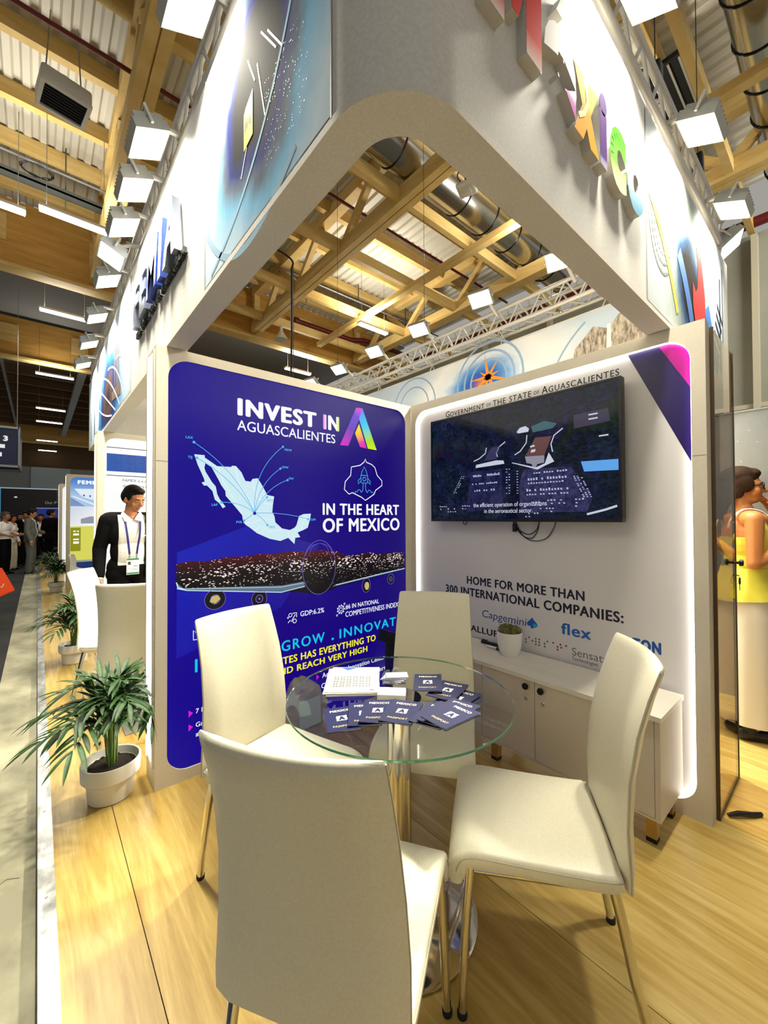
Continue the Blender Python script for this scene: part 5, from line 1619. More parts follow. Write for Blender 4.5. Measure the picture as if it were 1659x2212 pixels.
for (x, y, sd, lab) in ((.306, 5.36, 8, 'second potted palm along the platform, partly behind a white chair'), (.30, 10.75, 12, 'third potted palm along the platform, beside the narrow poster wall'), (.275, 13.7, 17, 'farthest potted palm, half hidden behind the third one')):
    make_palm(lab, GP, sd, .145).location = (x, y, 0)
# ================================================================== people
import bmesh
def skin(n, c):
    return mat(n, c, 0.5)
SK1 = skin('skin_tan', '#a8714c'); SK2 = skin('skin_warm', '#b4733c'); SK3 = skin('skin_olive', '#9c6a48')
def hand(b, w, d, n, side, curl=0.5, sc=1.0):
    """palm and five fingers; w wrist, d direction of the hand, n palm normal, side = thumb side"""
    w, d, n = V(w), V(d).normalized(), V(n).normalized()
    s = d.cross(n).normalized()
    if s.dot(V(side)) < 0:
        s = -s
    R = Matrix((s, d, n)).transposed()
    b.caps(w - d * .01, w + d * .03, .023 * sc, .026 * sc)
    b.ball(w + d * .052 * sc, (.038 * sc, .050 * sc, .015 * sc), 12, 8, R)
    for i, (o, L) in enumerate(((.030, .070), (.010, .078), (-.010, .072), (-.029, .056))):
        p = w + d * .088 * sc + s * o * sc
        for q in range(3):
            a = curl * (.35 + .45 * q)
            e = p + (d * cos(a) + n * sin(a)).normalized() * L * sc * (.42, .33, .25)[q]
            b.caps(p, e, .0088 * sc, .0078 * sc, 8)
            p = e
    p = w + d * .028 * sc + s * .032 * sc
    for q in range(2):
        a = .7 - .3 * q
        e = p + (d * cos(a) + s * sin(a) + n * curl * .5).normalized() * (.040, .030)[q] * sc
        b.caps(p, e, .0115 * sc, .0095 * sc, 8)
        p = e
def cut(me, pred, planes=()):
    bm = bmesh.new(); bm.from_mesh(me)
    for co, no in planes:             # clean straight garment edges
        bmesh.ops.bisect_plane(bm, geom=bm.verts[:] + bm.edges[:] + bm.faces[:], dist=1e-5, plane_co=co, plane_no=no)
    bmesh.ops.delete(bm, geom=[f for f in bm.faces if pred(f.calc_center_median())], context='FACES')
    bm.to_mesh(me); bm.free()
    return me
def smooth_link(name, me, m, parent):
    for p in me.polygons:
        p.use_smooth = True
    o = bpy.data.objects.new(name, me); COL.objects.link(o)
    me.materials.append(m); o.parent = parent
    return o

def person(label, loc, rz, sk, hairc, arms, outfit, sc=1.05, head=(0, 0), vox=.008, female=False, lean=0.0, stride=0.0, hair='short', belly=0.0, glasses=False, group=None):
    t = thing('person', label, 'person', loc, rz, group)
    t.scale = (sc, sc, sc)
    sh = .165 if female else .185
    Rz = Matrix.Rotation(radians(head[0]), 3, 'Z') @ Matrix.Rotation(radians(-head[1]), 3, 'X')
    PIV = V((0, lean * .6 + .0, 1.52))
    def hd(p):
        return PIV + Rz @ (V(p) - V((0, 0, 1.52)))
    LE = lambda z: lean * max(0, (z - .9)) / .62          # forward lean of the trunk
    tp = lambda x, y, z: V((x, y + LE(z), z))
    def torso(b, g, hem=.93, top=1.45):
        k = .9 if female else 1.0
        b.ball(tp(0, -.005, .96), (.165 * (1.03 if female else 1) + g, .115 + g, .13 + g), 20, 12)
        b.ball(tp(0, .01 + belly * .4, 1.12), (.142 * k + g + belly * .4, .105 + g + belly, .19 + g), 20, 12)
        b.ball(tp(0, .0, 1.30), (.172 * k + g, .112 + g, .18 + g), 20, 12)
        b.caps(tp(-sh + .02, -.01, 1.415), tp(sh - .02, -.01, 1.415), .058 + g, .058 + g)
        b.caps(tp(0, -.01, 1.42), tp(0, 0, 1.47), .10 + g, .06 + g * .6)
        if female:
            for s in (-1, 1):
                b.ball(tp(s * .072, .075, 1.285), (.055 + g, .048 + g, .056 + g), 14, 8)
    def legs(b, g, down=.09, flare=0.0):
        for s in (-1, 1):
            st = s * stride
            h, kn, an = V((s * .085, 0, .93)), V((s * .09, .02 + st * .5, .50)), V((s * .10, -.01 + st, .09))
            e = kn.lerp(an, (0.50 - down) / .41)
            b.caps(h, kn, .086 + g, .056 + g + flare * .5, 14); b.caps(kn, e, .056 + g + flare * .5, (.040 + g + flare) if down < .2 else .05 + g, 14)
    def arm(b, i, g, stop=1.0):
        s, el, wr = arms[i][0], V(arms[i][1]), V(arms[i][2])
        S = tp(s * sh, -.01, 1.415)
        b.caps(S, el, .050 + g, .040 + g)
        b.caps(el, el.lerp(wr, stop), .040 + g, (.029 + g) if stop > .8 else .036 + g)
    # body
    b = MB()
    torso(b, 0); legs(b, 0)
    for s in (-1, 1):
        st = s * stride
        b.caps((s * .10, -.05 + st, .045), (s * .115, .12 + st, .035), .04, .032)
    for i in (0, 1):
        arm(b, i, 0)
        a_ = arms[i]
        hand(b, a_[2], a_[3], a_[4], a_[5], a_[6] if len(a_) > 6 else .5)
    b.caps(tp(0, -.005, 1.44), hd((0, .005, 1.60)), .056 if not female else .047, .052 if not female else .044)
    def hb(c, r):
        b.ball(hd(c), r, 18, 12, Rz)
    hb((0, -.005, 1.660), (.076, .096, .092)); hb((0, .030, 1.605), (.062, .072, .085)); hb((0, .050, 1.553), (.042, .045, .036))
    hb((0, .035, 1.640), (.066, .068, .05))
    b.caps(hd((-.035, .083, 1.648)), hd((.035, .083, 1.648)), .013, .013, 10)
    b.caps(hd((0, .092, 1.640)), hd((0, .116, 1.598)), .0095, .0145, 10); b.ball(hd((-.014, .102, 1.595)), .010, 8, 6); b.ball(hd((.014, .102, 1.595)), .010, 8, 6)
    for s in (-1, 1):
        hb((s * .077, .0, 1.612), (.010, .021, .032)); hb((s * .048, .066, 1.595), (.02, .022, .024))
    hb((0, .088, 1.566), (.024, .012, .007)); hb((0, .086, 1.556), (.021, .012, .007))
    body = smooth_link('body', voxel(b, vox, 4), sk, t)
    # eyes, brows, mouth
    e1, e2, e3 = MB(), MB(), MB()
    for s in (-1, 1):
        e1.ball(hd((s * .031, .0905, 1.627)), (.0125, .007, .0052), 12, 8, Rz); e2.ball(hd((s * .031, .0975, 1.626)), (.0055, .003, .0050), 10, 6, Rz)
        e3.tube([hd((s * .013, .0985, 1.647)), hd((s * .032, .098, 1.653)), hd((s * .052, .083, 1.645))], [.004, .0052, .003], 6, flat=.7)
    e1.build('eye', mat('eye_white', '#b0a498', 0.4), body, 60); e2.build('iris', mat('dark_iris', '#1c120c', 0.2), body, 60)
    e3.build('eyebrow', hairc, body, 60)
    MB().tube([hd((-.024, .092, 1.561)), hd((0, .1005, 1.5615)), hd((.024, .092, 1.561))], [.0035, .005, .0035], 6, flat=.8).build('lips', mat('lip_tone', '#8a4a3c', 0.5), body, 60)
    hbm = MB()
    def hh(c, r):
        hbm.ball(hd(c), r, 20, 12, Rz)
    hh((0, -.016, 1.678), (.081, .100, .088)); hh((0, -.045, 1.645), (.080, .075, .085)); hh((0, .04, 1.725), (.056, .055, .030))
    for s in (-1, 1):
        hh((s * .068, .012, 1.655), (.014, .035, .045))
    if hair == 'long':
        hh((0, -.06, 1.58), (.075, .05, .12)); hbm.caps(hd((0, -.07, 1.60)), hd((.02, -.085, 1.42)), .06, .035)
        for s in (-1, 1):
            hh((s * .07, -.01, 1.60), (.018, .04, .07))
    if hair == 'tied':
        hh((0, -.02, 1.69), (.088, .108, .085)); hh((0, -.075, 1.615), (.078, .055, .10)); hbm.caps(hd((0, -.10, 1.60)), hd((.0, -.115, 1.43)), .055, .022)
        for s in (-1, 1):
            hh((s * .074, .0, 1.645), (.020, .058, .06)); hh((s * .078, -.025, 1.60), (.013, .03, .05))
        hh((0, .065, 1.715), (.06, .035, .03))
    smooth_link('hair', voxel(hbm, vox, 3), hairc, t)
    if glasses:
        g = MB()
        for s in (-1, 1):
            g.tube([hd((s * .031 + .026 * cos(a), .108 - .01 * abs(cos(a)) * (1 if s * cos(a) > 0 else 0), 1.626 + .020 * sin(a))) for a in [2 * pi * i / 16 for i in range(16)]], .0032, 6, closed=True)
            g.tube([hd((s * .057, .098, 1.634)), hd((s * .078, .05, 1.634)), hd((s * .080, .0, 1.628))], .003, 6)
        g.tube([hd((-.006, .11, 1.632)), hd((.006, .11, 1.632))], .003, 6)
        g.build('glasses', mat('dark_frames', '#1a100c', 0.3), t, 60)
    # clothes
    for o in outfit:
        kind, c = o[0], o[1]
        kw = o[2] if len(o) > 2 else {}
        b = MB()
        if kind == 'trousers':
            legs(b, kw.get('g', .014), .075, kw.get('flare', .012)); b.ball(tp(0, -.005, .95), (.165 + .012, .115 + .012, .13), 20, 12)
            me = cut(voxel(b, vox, 3), lambda p: p.z > 1.03)
            smooth_link('trousers', me, c, t)
        elif kind == 'shirt':
            torso(b, .008)
            for i in (0, 1):
                if kw.get('sleeve', 1.0) > 0:
                    arm(b, i, .010, kw.get('sleeve', 1.0))
            zc = kw.get('hem', .96)
            me = cut(voxel(b, vox, 3), lambda p: p.z < zc or (p.z > 1.425 and abs(p.x) < .07 and p.y - LE(p.z) > .0) or p.z > 1.50, [((0, 0, zc), (0, 0, 1)), ((0, 0, 1.50), (0, 0, 1))])
            smooth_link('shirt', me, c, t)
        elif kind == 'jacket':
            torso(b, .022)
            b.ball(tp(0, 0, .90), (.175 + .02, .12 + .022, .12), 20, 12)
            b.caps(tp(-.08, 0, .9), tp(.08, 0, .9), .11, .11)
            for i in (0, 1):
                arm(b, i, .019, .96)
            op = kw.get('open', .07)
            def pred(p):
                y = p.y - LE(p.z)
                if p.z < .80 or p.z > 1.50: return True
                if y > .03 and op > 0:
                    return abs(p.x) < op
                return p.z > 1.455 and y > -.01 and abs(p.x) < .075
            me = cut(voxel(b, vox, 3), pred, [((s * op, 0, 0), (1, 0, 0)) for s in (-1, 1) if op > 0] + [((0, 0, .80), (0, 0, 1)), ((0, 0, 1.50), (0, 0, 1)), ((0, .03 + LE(1.2), 0), (0, 1, 0))])
            jk = smooth_link('jacket', me, c, t)
            sd = jk.modifiers.new('cloth_thickness', 'SOLIDIFY'); sd.thickness = .006; sd.offset = -1
        elif kind == 'skirt':
            rings = []
            for z, rx, ry in ((1.04, .15, .115), (.95, .172, .132), (.80, .18, .142), (.5, .178, .145), (.25, .176, .148), (.10, .175, .15)):
                rings.append([V((rx * cos(a) * (1 + .03 * sin(a * 7) * (1.04 - z)), (ry * sin(a)) * (1 + .04 * cos(a * 5) * (1.04 - z)), z)) for a in [2 * pi * i / 40 for i in range(40)]])
            b.loft(rings, False).build('skirt', c, t, 80)
        elif kind == 'peplum':
            torso(b, .009)
            me = cut(voxel(b, vox, 3), lambda p: p.z < 1.06 or p.z > 1.40 or (p.z > 1.30 and p.y < -.02), [((0, 0, 1.40), (0, 0, 1)), ((0, 0, 1.30), (0, 0, 1)), ((0, 0, 1.06), (0, 0, 1)), ((0, -.02, 0), (0, 1, 0))])
            top = smooth_link('top', me, c, t)
            rings = []
            for z, rx, ry in ((1.10, .150, .118), (1.06, .158, .124), (1.0, .178, .145), (.93, .194, .165), (.90, .20, .172)):
                rings.append([V((rx * cos(a) * (1 + .07 * sin(a * 6) * (1.1 - z) * 3), ry * sin(a) * (1 + .07 * sin(a * 6) * (1.1 - z) * 3), z + (.02 * sin(a) if z < .95 else 0))) for a in [2 * pi * i / 48 for i in range(48)]])
            MB().loft(rings, False).build('peplum', c, top, 80)
            for s in (-1, 1):
                MB().tube(spline([tp(s * .10, .115, 1.39), tp(s * .09, .06, 1.465), tp(s * .085, -.03, 1.48), tp(s * .09, -.10, 1.42), tp(s * .09, -.118, 1.36)], 6), .010, 8, flat=.4).build('strap', mat('white_strap', '#e8e4dc', 0.6), top, 60)
        elif kind == 'shoes':
            for s in (-1, 1):
                st = s * stride
                q = MB(); q.caps((s * .10, -.06 + st, .045), (s * .117, .14 + st, .036), .046, .036); q.caps((s * .10, -.04 + st, .05), (s * .10, -.03 + st, .10), .046, .045)
                me = voxel(q, vox, 3)
                for v_ in me.vertices:
                    v_.co.z = max(v_.co.z, 0.0)
                smooth_link('shoe', me, c, t)
        elif kind == 'lanyard':
            yf = lambda z: LE(z) + (.135 if z < 1.35 else .135 - (z - 1.35) * .75)
            for s in (-1, 1):
                pts = [V((s * .065, LE(1.46) + .03, 1.465)), V((s * .062, yf(1.40) - .005, 1.40)), V((s * .052, yf(1.28), 1.28)), V((s * .036, yf(1.15) + .002, 1.15)), V((s * .03, yf(1.09) + .004, 1.09))]
                rb = MB()
                L_, R_ = [], []
                pp_ = spline(pts, 6)
                for p in pp_:
                    L_.append(p + V((-.009, .004, 0))); R_.append(p + V((.009, .004, 0)))
                m_ = len(pp_)
                rb.add(L_ + R_, [(q, q + 1, m_ + q + 1, m_ + q) for q in range(m_ - 1)])
                ln = rb.build('lanyard', c, t, 60)
                MB().box(s * .03 - .006, s * .03 + .006, yf(1.07), yf(1.07) + .012, 1.055, 1.095).build('clip', STEEL, ln)
            bd = MB().box(-.052, .052, yf(.99) + .006, yf(.99) + .010, .90, 1.055).build('badge', mat('badge_white', '#e8ece8', 0.4), t)
            g_ = MB(); ym = yf(.99) + .0108
            for (z0, z1) in ((1.035, 1.052), (.903, .92)):
                g_.box(-.05, .05, ym - .0006, ym, z0, z1)
            g_.build('badge_print', mat('badge_green', '#2c7a5c', 0.5), bd)
            g_ = MB().box(.018, .042, ym - .0006, ym, .992, 1.022)
            g_.box(-.04, .0, ym - .0006, ym, .975, .980); g_.box(-.045, .04, ym - .0006, ym, .955, .958); g_.box(-.045, .02, ym - .0006, ym, .94, .943)
            g_.build('badge_print', mat('badge_dark', '#33363a', 0.5), bd)
        elif kind == 'collar':
            for s in (-1, 1):
                MB().add([tp(s * .012, .105, 1.425), tp(s * .075, .03, 1.505), tp(s * .088, .05, 1.475), tp(s * .068, .118, 1.40)], [(0, 1, 2, 3)]).build('collar', c, t)
        elif kind == 'lapel':
            for s in (-1, 1):
                MB().add([tp(s * .07, .09, 1.44), tp(s * .115, .10, 1.40), tp(s * .125, .137, 1.33), tp(s * .075, .150, 1.12), tp(s * .06, .145, 1.12)], [(0, 1, 2, 3, 4)]).build('lapel', c, t)
        elif kind == 'belt':
            MB().box(-.025, .025, LE(.98) + .118, LE(.98) + .13, .955, .985).build('belt_buckle', CHROME, t)
        elif kind == 'pin':
            MB().ball(tp(-.10, .135, 1.375), (.012, .004, .005), 10, 6).build('lapel_pin', STEEL, t, 60)
            MB().box(-.135, -.085, LE(1.27) + .125, LE(1.27) + .140, 1.262, 1.272).build('pocket_square', mat('cuff_white', '#e8e8e6', 0.6), t)
        elif kind == 'cuff':
            for i in kw.get('arms', (0, 1)):
                el, wr = V(arms[i][1]), V(arms[i][2])
                q = MB(); q.caps(el.lerp(wr, .93), el.lerp(wr, 1.02), .041, .039); smooth_link('cuff', voxel(q, vox, 2), c, t)
    return t

HB = mat('black_hair', '#100b08', 0.7, spec=0.2); HDB = mat('dark_brown_hair', '#2c1a0c', 0.7, spec=0.2); HGR = mat('grey_brown_hair', '#4a3a2c', 0.6)
JK = mat('black_suit_cloth', '#080708', 0.9, spec=0.15); JG = noisy('grey_suit_cloth', '#4c4c48', '#5a5a55', 40, 0.85)
SW = mat('white_shirt_cloth', '#e6e4e2', 0.7); NVB = mat('lanyard_navy', '#1b1a6e', 0.6); SHOE = mat('black_shoe_leather', '#0b0a0a', 0.35)
KHA = mat('pale_trouser_cloth', '#cfc7b2', 0.8)
hang = lambda s, y=0.02: (s, (s * .235, -.02, 1.15), (s * .255, y + .05, .90), (s * .05, .12, -1), (-s, 0, 0), (0, 1, 0), .55)
person('person in a black suit and open white shirt with blue lanyard and badge, looking down', (.715, 4.86, 0), radians(-176), SK1, HB,
       [hang(1), hang(-1)], [('trousers', JK), ('shoes', SHOE), ('shirt', SW), ('jacket', JK, {'open': .115}), ('collar', SW), ('lanyard', NVB), ('belt', CHROME), ('pin', STEEL), ('cuff', SW)], 1.05, (30, 20), .007, lean=.05)
person('person with glasses in a yellow sleeveless top and long white skirt, hand at mouth', (3.74, .505, 0), radians(-150), SK2, HDB,
       [(1, (.215, -.035, 1.14), (.15, .19, 1.26), (-.1, .75, .55), (-1, .2, .3), (0, -.3, 1), .9), (-1, (-.19, .30, 1.40), (-.055, .155, 1.53), (.55, -.75, .35), (.2, -.6, -.6), (.3, .3, .9), 1.1)],
       [('skirt', mat('white_skirt_cloth', '#ddd8cc', 0.7)), ('peplum', mat('yellow_top_cloth', '#e0d84a', 0.7)), ('shoes', SHOE)], 1.045, (-16, -2), .007, female=True, hair='tied', glasses=True)
# visitors in the aisle, far away
CG = 'visitors in the aisle'
person('person in a grey suit standing side-on in the aisle', (-.15, 15.3, -.044), radians(-104), SK3, HB, [hang(1), (-1, (-.22, .05, 1.14), (-.10, .24, 1.10), (.8, .6, 0), (0, -1, 0), (0, 0, 1), .7)],
       [('trousers', JG, {'flare': .03}), ('shoes', SHOE), ('shirt', SW), ('jacket', JG, {'open': .06}), ('collar', SW), ('cuff', SW, {'arms': (0,)})], 1.05, (8, 12), .011, belly=.02, group=CG)
person('person in a black suit seen from behind at the platform edge', (.325, 16.5, 0.0), radians(-40), SK3, HB, [hang(1), hang(-1)],
       [('trousers', JK), ('shoes', SHOE), ('jacket', JK, {'open': 0}), ('collar', SW)], 1.03, (-40, 0), .011, group=CG)
person('person in a white short-sleeved shirt with dark trousers at the left edge of the aisle', (-.70, 15.6, -.044), radians(-120), SK3, HGR, [(1, (.23, -.02, 1.15), (.17, .23, 1.08), (-.3, 1, .1), (-1, 0, 0), (0, 0, 1), .6), (-1, (-.23, .02, 1.15), (-.12, .26, 1.08), (.3, 1, .1), (1, 0, 0), (0, 0, 1), .6)],
       [('trousers', JK), ('shoes', SHOE), ('shirt', SW, {'sleeve': .05})], 1.0, (0, 8), .011, group=CG)
person('person with dark hair in a white jacket and pale trousers beside the white-shirted one', (-.60, 16.7, -.044), radians(-115), SK2, HDB, [(1, (.21, 0, 1.14), (.12, .24, 1.12), (-.3, 1, .1), (-1, 0, 0), (0, 0, 1), .6), hang(-1)],
       [('trousers', KHA, {'flare': .05}), ('shoes', SHOE), ('shirt', SW), ('jacket', SW, {'open': .06})], .96, (0, 5), .011, female=True, hair='long', group=CG)
for (x, y, a, l, s_) in ((-.42, 19.0 - .6, 160, 'person in a dark suit facing the aisle, behind the white jacket', 1.0), (-.31, 17.75, 200, 'person in dark clothes half hidden behind the grey suit', 1.03), (.085, 17.8, 170, 'person in dark clothes with white shirt front between the grey and the black suit', .98), (-.80, 17.5, 120, 'grey-haired person at the back of the group in the aisle', 1.0)):
    person(l, (x, y, -.044), radians(a), SK3, HB if y != 17.5 else HGR, [hang(1), hang(-1)], [('trousers', JK), ('shoes', SHOE), ('shirt', SW), ('jacket', JK, {'open': .05}), ('collar', SW)], s_, (0, 5), .013, group=CG)
person('person in black mostly outside the left edge of the picture, holding an orange bag', (-.79, 8.1, -.044), radians(165), SK3, HB,
       [(1, (.24, -.02, 1.15), (.27, .03, .90), (.02, .1, -1), (-1, 0, 0), (0, 1, 0), .9), (-1, (-.24, -.02, 1.15), (-.27, .06, .90), (-.02, .1, -1), (1, 0, 0), (0, 1, 0), 1.2)],
       [('trousers', JK), ('shoes', SHOE), ('jacket', JK, {'open': 0})], 1.03, (0, 5), .011, group=None)
# orange carrier bag
ob = thing('carrier_bag', 'bright orange carrier bag with white lettering at the left edge', 'bag', (-.39, 7.95, .41), radians(12))
ORM = mat('orange_bag_paper', '#ee4a12', 0.5)
b = MB()
rings = []
for z, h_, d_ in ((0, .15, .05), (.02, .155, .055), (.18, .16, .05), (.36, .165, .03)):
    rings.append([(sx * h_, sy * d_, z) for sx, sy in ((-1, -1), (1, -1), (1, 1), (-1, 1))])
bb = b.loft(rings, True)
bb.xf(Matrix.Rotation(radians(-24), 4, 'Y'))
bb.build('bag_body', ORM, ob)
hb_ = MB().tube(spline([(-.06, .0, .35), (-.05, .0, .40), (0, .0, .425), (.05, 0, .40), (.06, 0, .35)], 5), .006, 6)
hb_.xf(Matrix.Rotation(radians(-24), 4, 'Y')); hb_.build('handle', ORM, ob, 60)
obf = lambda a, c, d=0.0: Matrix.Rotation(radians(-24), 4, 'Y') @ V((a, -.058 - d, c))
MB().ribbon([(-.08, .10), (-.06, .14), (-.045, .10), (-.02, .145), (0, .10), (.02, .15), (.05, .115), (.09, .15)], .012, obf, .001).build('logo_mark', PAGES, ob)
# ================================================================== neighbouring stands
def poster_wall(label, y, x0, x1, h=2.472):
    fr = frame((0, y, 0), (1, 0, 0), (0, 0, 1), (0, -1, 0))
    t = thing('display_wall', label, 'display wall', (0, 0, 0))
    b, inner = wall_frame(fr, x0, x1, 0, h, x0 + .065, x1 - .065, .064, h - .06, .115, .215, .012)
    b.build('wall_body', PANEL, t)
    ch = MB().box(x0 - .01, x0 - .0001, y + .018, y + .038, .12, h - .02); ch.box(x0 - .01, x0 - .0001, y + .183, y + .203, .12, h - .02)
    ch.build('end_channel', PANEL, t)
    MB().box(x0 - .0045, x0 - .0002, y + .0385, y + .1825, .14, h - .03).build('end_led', LEDM, t)
    return t, fr, inner
t, fr, inner = poster_wall('cream wall of the next stand with a white backlit board under a blue band', 5.42, .495, 3.6)
po = MB().poly(inner, fr, -.008).build('poster', backlit('backlit_board_white', '#fbfcfa', 1.0), t)
MB().poly([(.582, 2.035), (3.5, 2.035), (3.5, 2.235), (.582, 2.235)], fr, -.006).build('blue_band', backlit('backlit_band_blue', '#0a52ac'), po)
b = MB()
for z in (2.30, 1.985):
    b.poly([(.58, z), (3.5, z), (3.5, z + .008), (.58, z + .008)], fr, -.006)
b.build('rule_line', backlit('backlit_rule_dark', '#28364c', 1.0), po)
b = MB()
for i in range(7):
    for r_, z in ((0, 2.145), (1, 2.055)):
        x = .62 + i * .14
        b.ribbon([(x, z), (x + .10, z), (x + .10, z + .07), (x + .03, z + .07), (x + .03, z + .03), (x + .065, z + .03)], .013, fr, -.0055)
b.build('meander_pattern', backlit('backlit_band_darker', '#0a489a'), po)
ink = backlit('backlit_text_grey', '#45484e')
b = MB()
for i, s_ in enumerate(('FAMEX is a comme', 'the Ministry of Na', 'government, publi', 'a             ter')):
    b.text(s_, .735, 1.925 - i * .065, fr, .030, None, 0.0, -.006)
b.build('paragraph_lettering', ink, po)

t, fr, inner = poster_wall('narrow poster wall with a blue aircraft picture, further down the platform', 11.05, .47, 2.4)
po = MB().poly(inner, fr, -.006).build('poster', backlit('backlit_poster_pale', '#e8eef4'), t)
blu = ramp_emit('backlit_poster_blue', (0, 11.05, 2.42), (0, 11.05, 2.0), [(0, '#3a6cc0'), (.35, '#5c8ccc'), (1, '#a8c4e4')])
top = [p for p in inner if p[1] > 2.2]
MB().poly([(.536, 1.77), (2.33, 1.77)] + sorted(top, key=lambda p: atan2(p[1] - 1.9, p[0] - 1.4)), fr, -.005).build('picture', blu, po)
b = MB().poly([(.60, 2.16), (2.3, 2.20), (2.3, 1.95), (1.2, 1.84), (.75, 1.98)], fr, -.004)
b.poly([(.54, 2.0), (.60, 2.0), (1.1, 1.78), (1.0, 1.78)], fr, -.004)
b.build('aircraft_picture', backlit('backlit_aircraft_white', '#dfeaf6'), po)
b = MB()
for i in range(8):
    b.poly([(.76 + i * .11, 2.04 - i * .012), (.79 + i * .11, 2.035 - i * .012), (.785 + i * .11, 1.995 - i * .012), (.757 + i * .11, 2.0 - i * .012)], fr, -.003)
for i in range(9):
    b.ribbon([(.545 + i * .03, 1.78), (.54, 1.80 + i * .02)], .01, fr, -.003)
b.build('aircraft_detail_picture', backlit('backlit_detail_blue', '#2a5a9e'), po)
MB().text('FEMIA', .66, 2.27, fr, .075, .40, .05, -.004).build('heading_lettering', BW, po)
MB().poly([(.536, 1.36), (2.33, 1.36), (2.33, 1.76), (.536, 1.76)], fr, -.005).build('picture', ramp_emit('backlit_hangar_grey', (.5, 11.05, 1.76), (.9, 11.05, 1.36), [(0, '#c8d0dc'), (1, '#f2f4f6')]), po)
MB().poly([(.72, 1.40), (1.1, 1.40), (1.1, 1.52), (.9, 1.56), (.72, 1.5)], fr, -.004).build('machine_picture', backlit('backlit_machine_grey', '#8c94a4'), po)
MB().poly([(.536, .07), (2.33, .07), (2.33, 1.34), (.536, 1.34)], fr, -.005).build('yellow_field', backlit('backlit_yellow_field', '#d6d45c'), po)
MB().poly([(.54, .8), (.72, .8), (.72, 1.31), (.54, 1.31)], fr, -.004).build('olive_field', backlit('backlit_olive', '#8a8c14'), po)
b = MB()
for (x0, x1, z0, z1) in ((.59, .635, 1.22, 1.245), (.655, .69, 1.22, 1.245), (.59, .69, 1.14, 1.185), (.59, .69, 1.04, 1.07), (.59, .69, .96, 1.01)):
    b.poly([(x0, z0), (x1, z0), (x1, z1), (x0, z1)], fr, -.003)
b.build('white_blocks', BW, po)
t, fr, inner = poster_wall('last cream wall end with a glowing edge beside the aisle, behind the poster wall', 14.2, .45, 2.4)
MB().poly(inner, fr, -.008).build('poster', backlit('backlit_last_white', '#eef0ee'), t)
MB().box(.41, .425, 14.45, 14.50, 1.95, 2.35).build('edge_lettering', INKB, t)

# shell chairs and blue seat in the farther stand
SHELL = mat('white_shell_plastic', '#e2e0d8', 0.35)
def shell_chair(label):
    t = thing('shell_chair', label, 'chair', (0, 0, 0), 0, 'white shell chairs of the farther stand')
    rings = []
    prof = [(.24, .44, .20), (.20, .455, .225), (.05, .445, .235), (-.10, .45, .235), (-.18, .49, .235), (-.215, .57, .23), (-.235, .68, .215), (-.25, .78, .18), (-.255, .82, .12)]
    sp_ = spline([(w, y, z) for y, z, w in prof], 4)
    vs = []
    N = 12
    for p in sp_:
        row = []
        for j in range(N + 1):
            a = -1 + 2 * j / N
            lift = .07 * a * a
            back = max(0, min(1, (p.z - .45) / .2))
            row.append(V((a * p.x, p.y + lift * .8 * back, p.z + lift * (1 - back))))
        rings.append(row)
    b = MB().loft(rings, False, False)
    me = b.mesh('shell')
    o = link('shell', me, SHELL, t, 70)
    m_ = o.modifiers.new('shell_thickness', 'SOLIDIFY'); m_.thickness = .008; m_.offset = -1
    for sx in (-1, 1):
        for sy in (-1, 1):
            MB().tube([(sx * .12, sy * .10, .437), (sx * .20, sy * .20, 0)], .010, 8).build('leg', mat('beech_leg', '#b48d58', 0.5), t, 50)
    return t
s1 = shell_chair('white plastic shell chair side-on in the farther stand, in front of the blue cube')
s1.location = (.70, 9.75, 0); s1.rotation_euler.z = radians(-105)
dup(s1, (1.30, 10.55, 0), radians(130), 'white plastic shell chair behind the side-on one in the farther stand')
bc = thing('blue_cube_table', 'glossy blue cube table with a thin top in the farther stand', 'table', (.86, 10.35, 0))
MB().rbox(-.30, .10, -.22, .22, .0, .62, .02).build('cube', mat('blue_lacquer', '#1c4ec0', 0.25), bc, 40)
MB().box(-.305, .11, -.225, .225, .62, .64).build('top', mat('blue_top', '#4a74d0', 0.25), bc)
st = thing('side_table', 'small white round table between the shell chairs', 'table', (1.22, 9.95, 0))
MB().lathe([(.3, .70), (.3, .72)], 32).build('table_top', WHITE, st, 40)
MB().lathe([(.2, 0), (.2, .015), (.03, .03), (.03, .70)], 24).build('pedestal', CHROME, st, 40)
dw = thing('exhibition_booth', 'dark blue-black stand at the end of the aisle with a glowing blue left edge', 'booth', (-.1, 19, 0))
MB().box(-.86, .72, 0, 2.0, -.044, 2.56).build('booth_body', mat('booth_night_blue', '#07080f', 0.6), dw)
MB().box(-.90, -.862, -.02, 0.0, -.04, 2.56).build('glowing_edge', mat('cyan_glow', '#0a2030', 0.4, emit='#3f92c0', es=0.9), dw)
MB().box(-.90, .72, -.02, 0.0, 2.562, 2.60).build('top_rail', mat('pale_rail', '#9fb2bf', 0.5, emit='#8fa8b8', es=0.5), dw)
bwf = lambda a, c, d=0.0: V((a, -d, c))
MB().text('Our P', .30, 2.05, bwf, .09, None, .0, .003).build('lettering', mat('dim_white_sign', '#8a8f98', 0.5, emit='#8a8f98', es=0.4), dw)
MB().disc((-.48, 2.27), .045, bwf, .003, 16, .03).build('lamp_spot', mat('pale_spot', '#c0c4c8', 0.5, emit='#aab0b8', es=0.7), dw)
MB().box(.08, .7, -.012, -.003, 1.55, 1.88).build('blue_screen', mat('navy_screen', '#0a1040', 0.3, emit='#1c2a70', es=0.8), dw)
MB().box(.06, .72, -.02, -.003, 1.885, 1.90).build('shelf_light', mat('pale_blue_light', '#8090d0', 0.3, emit='#8e9ce0', es=0.9), dw)

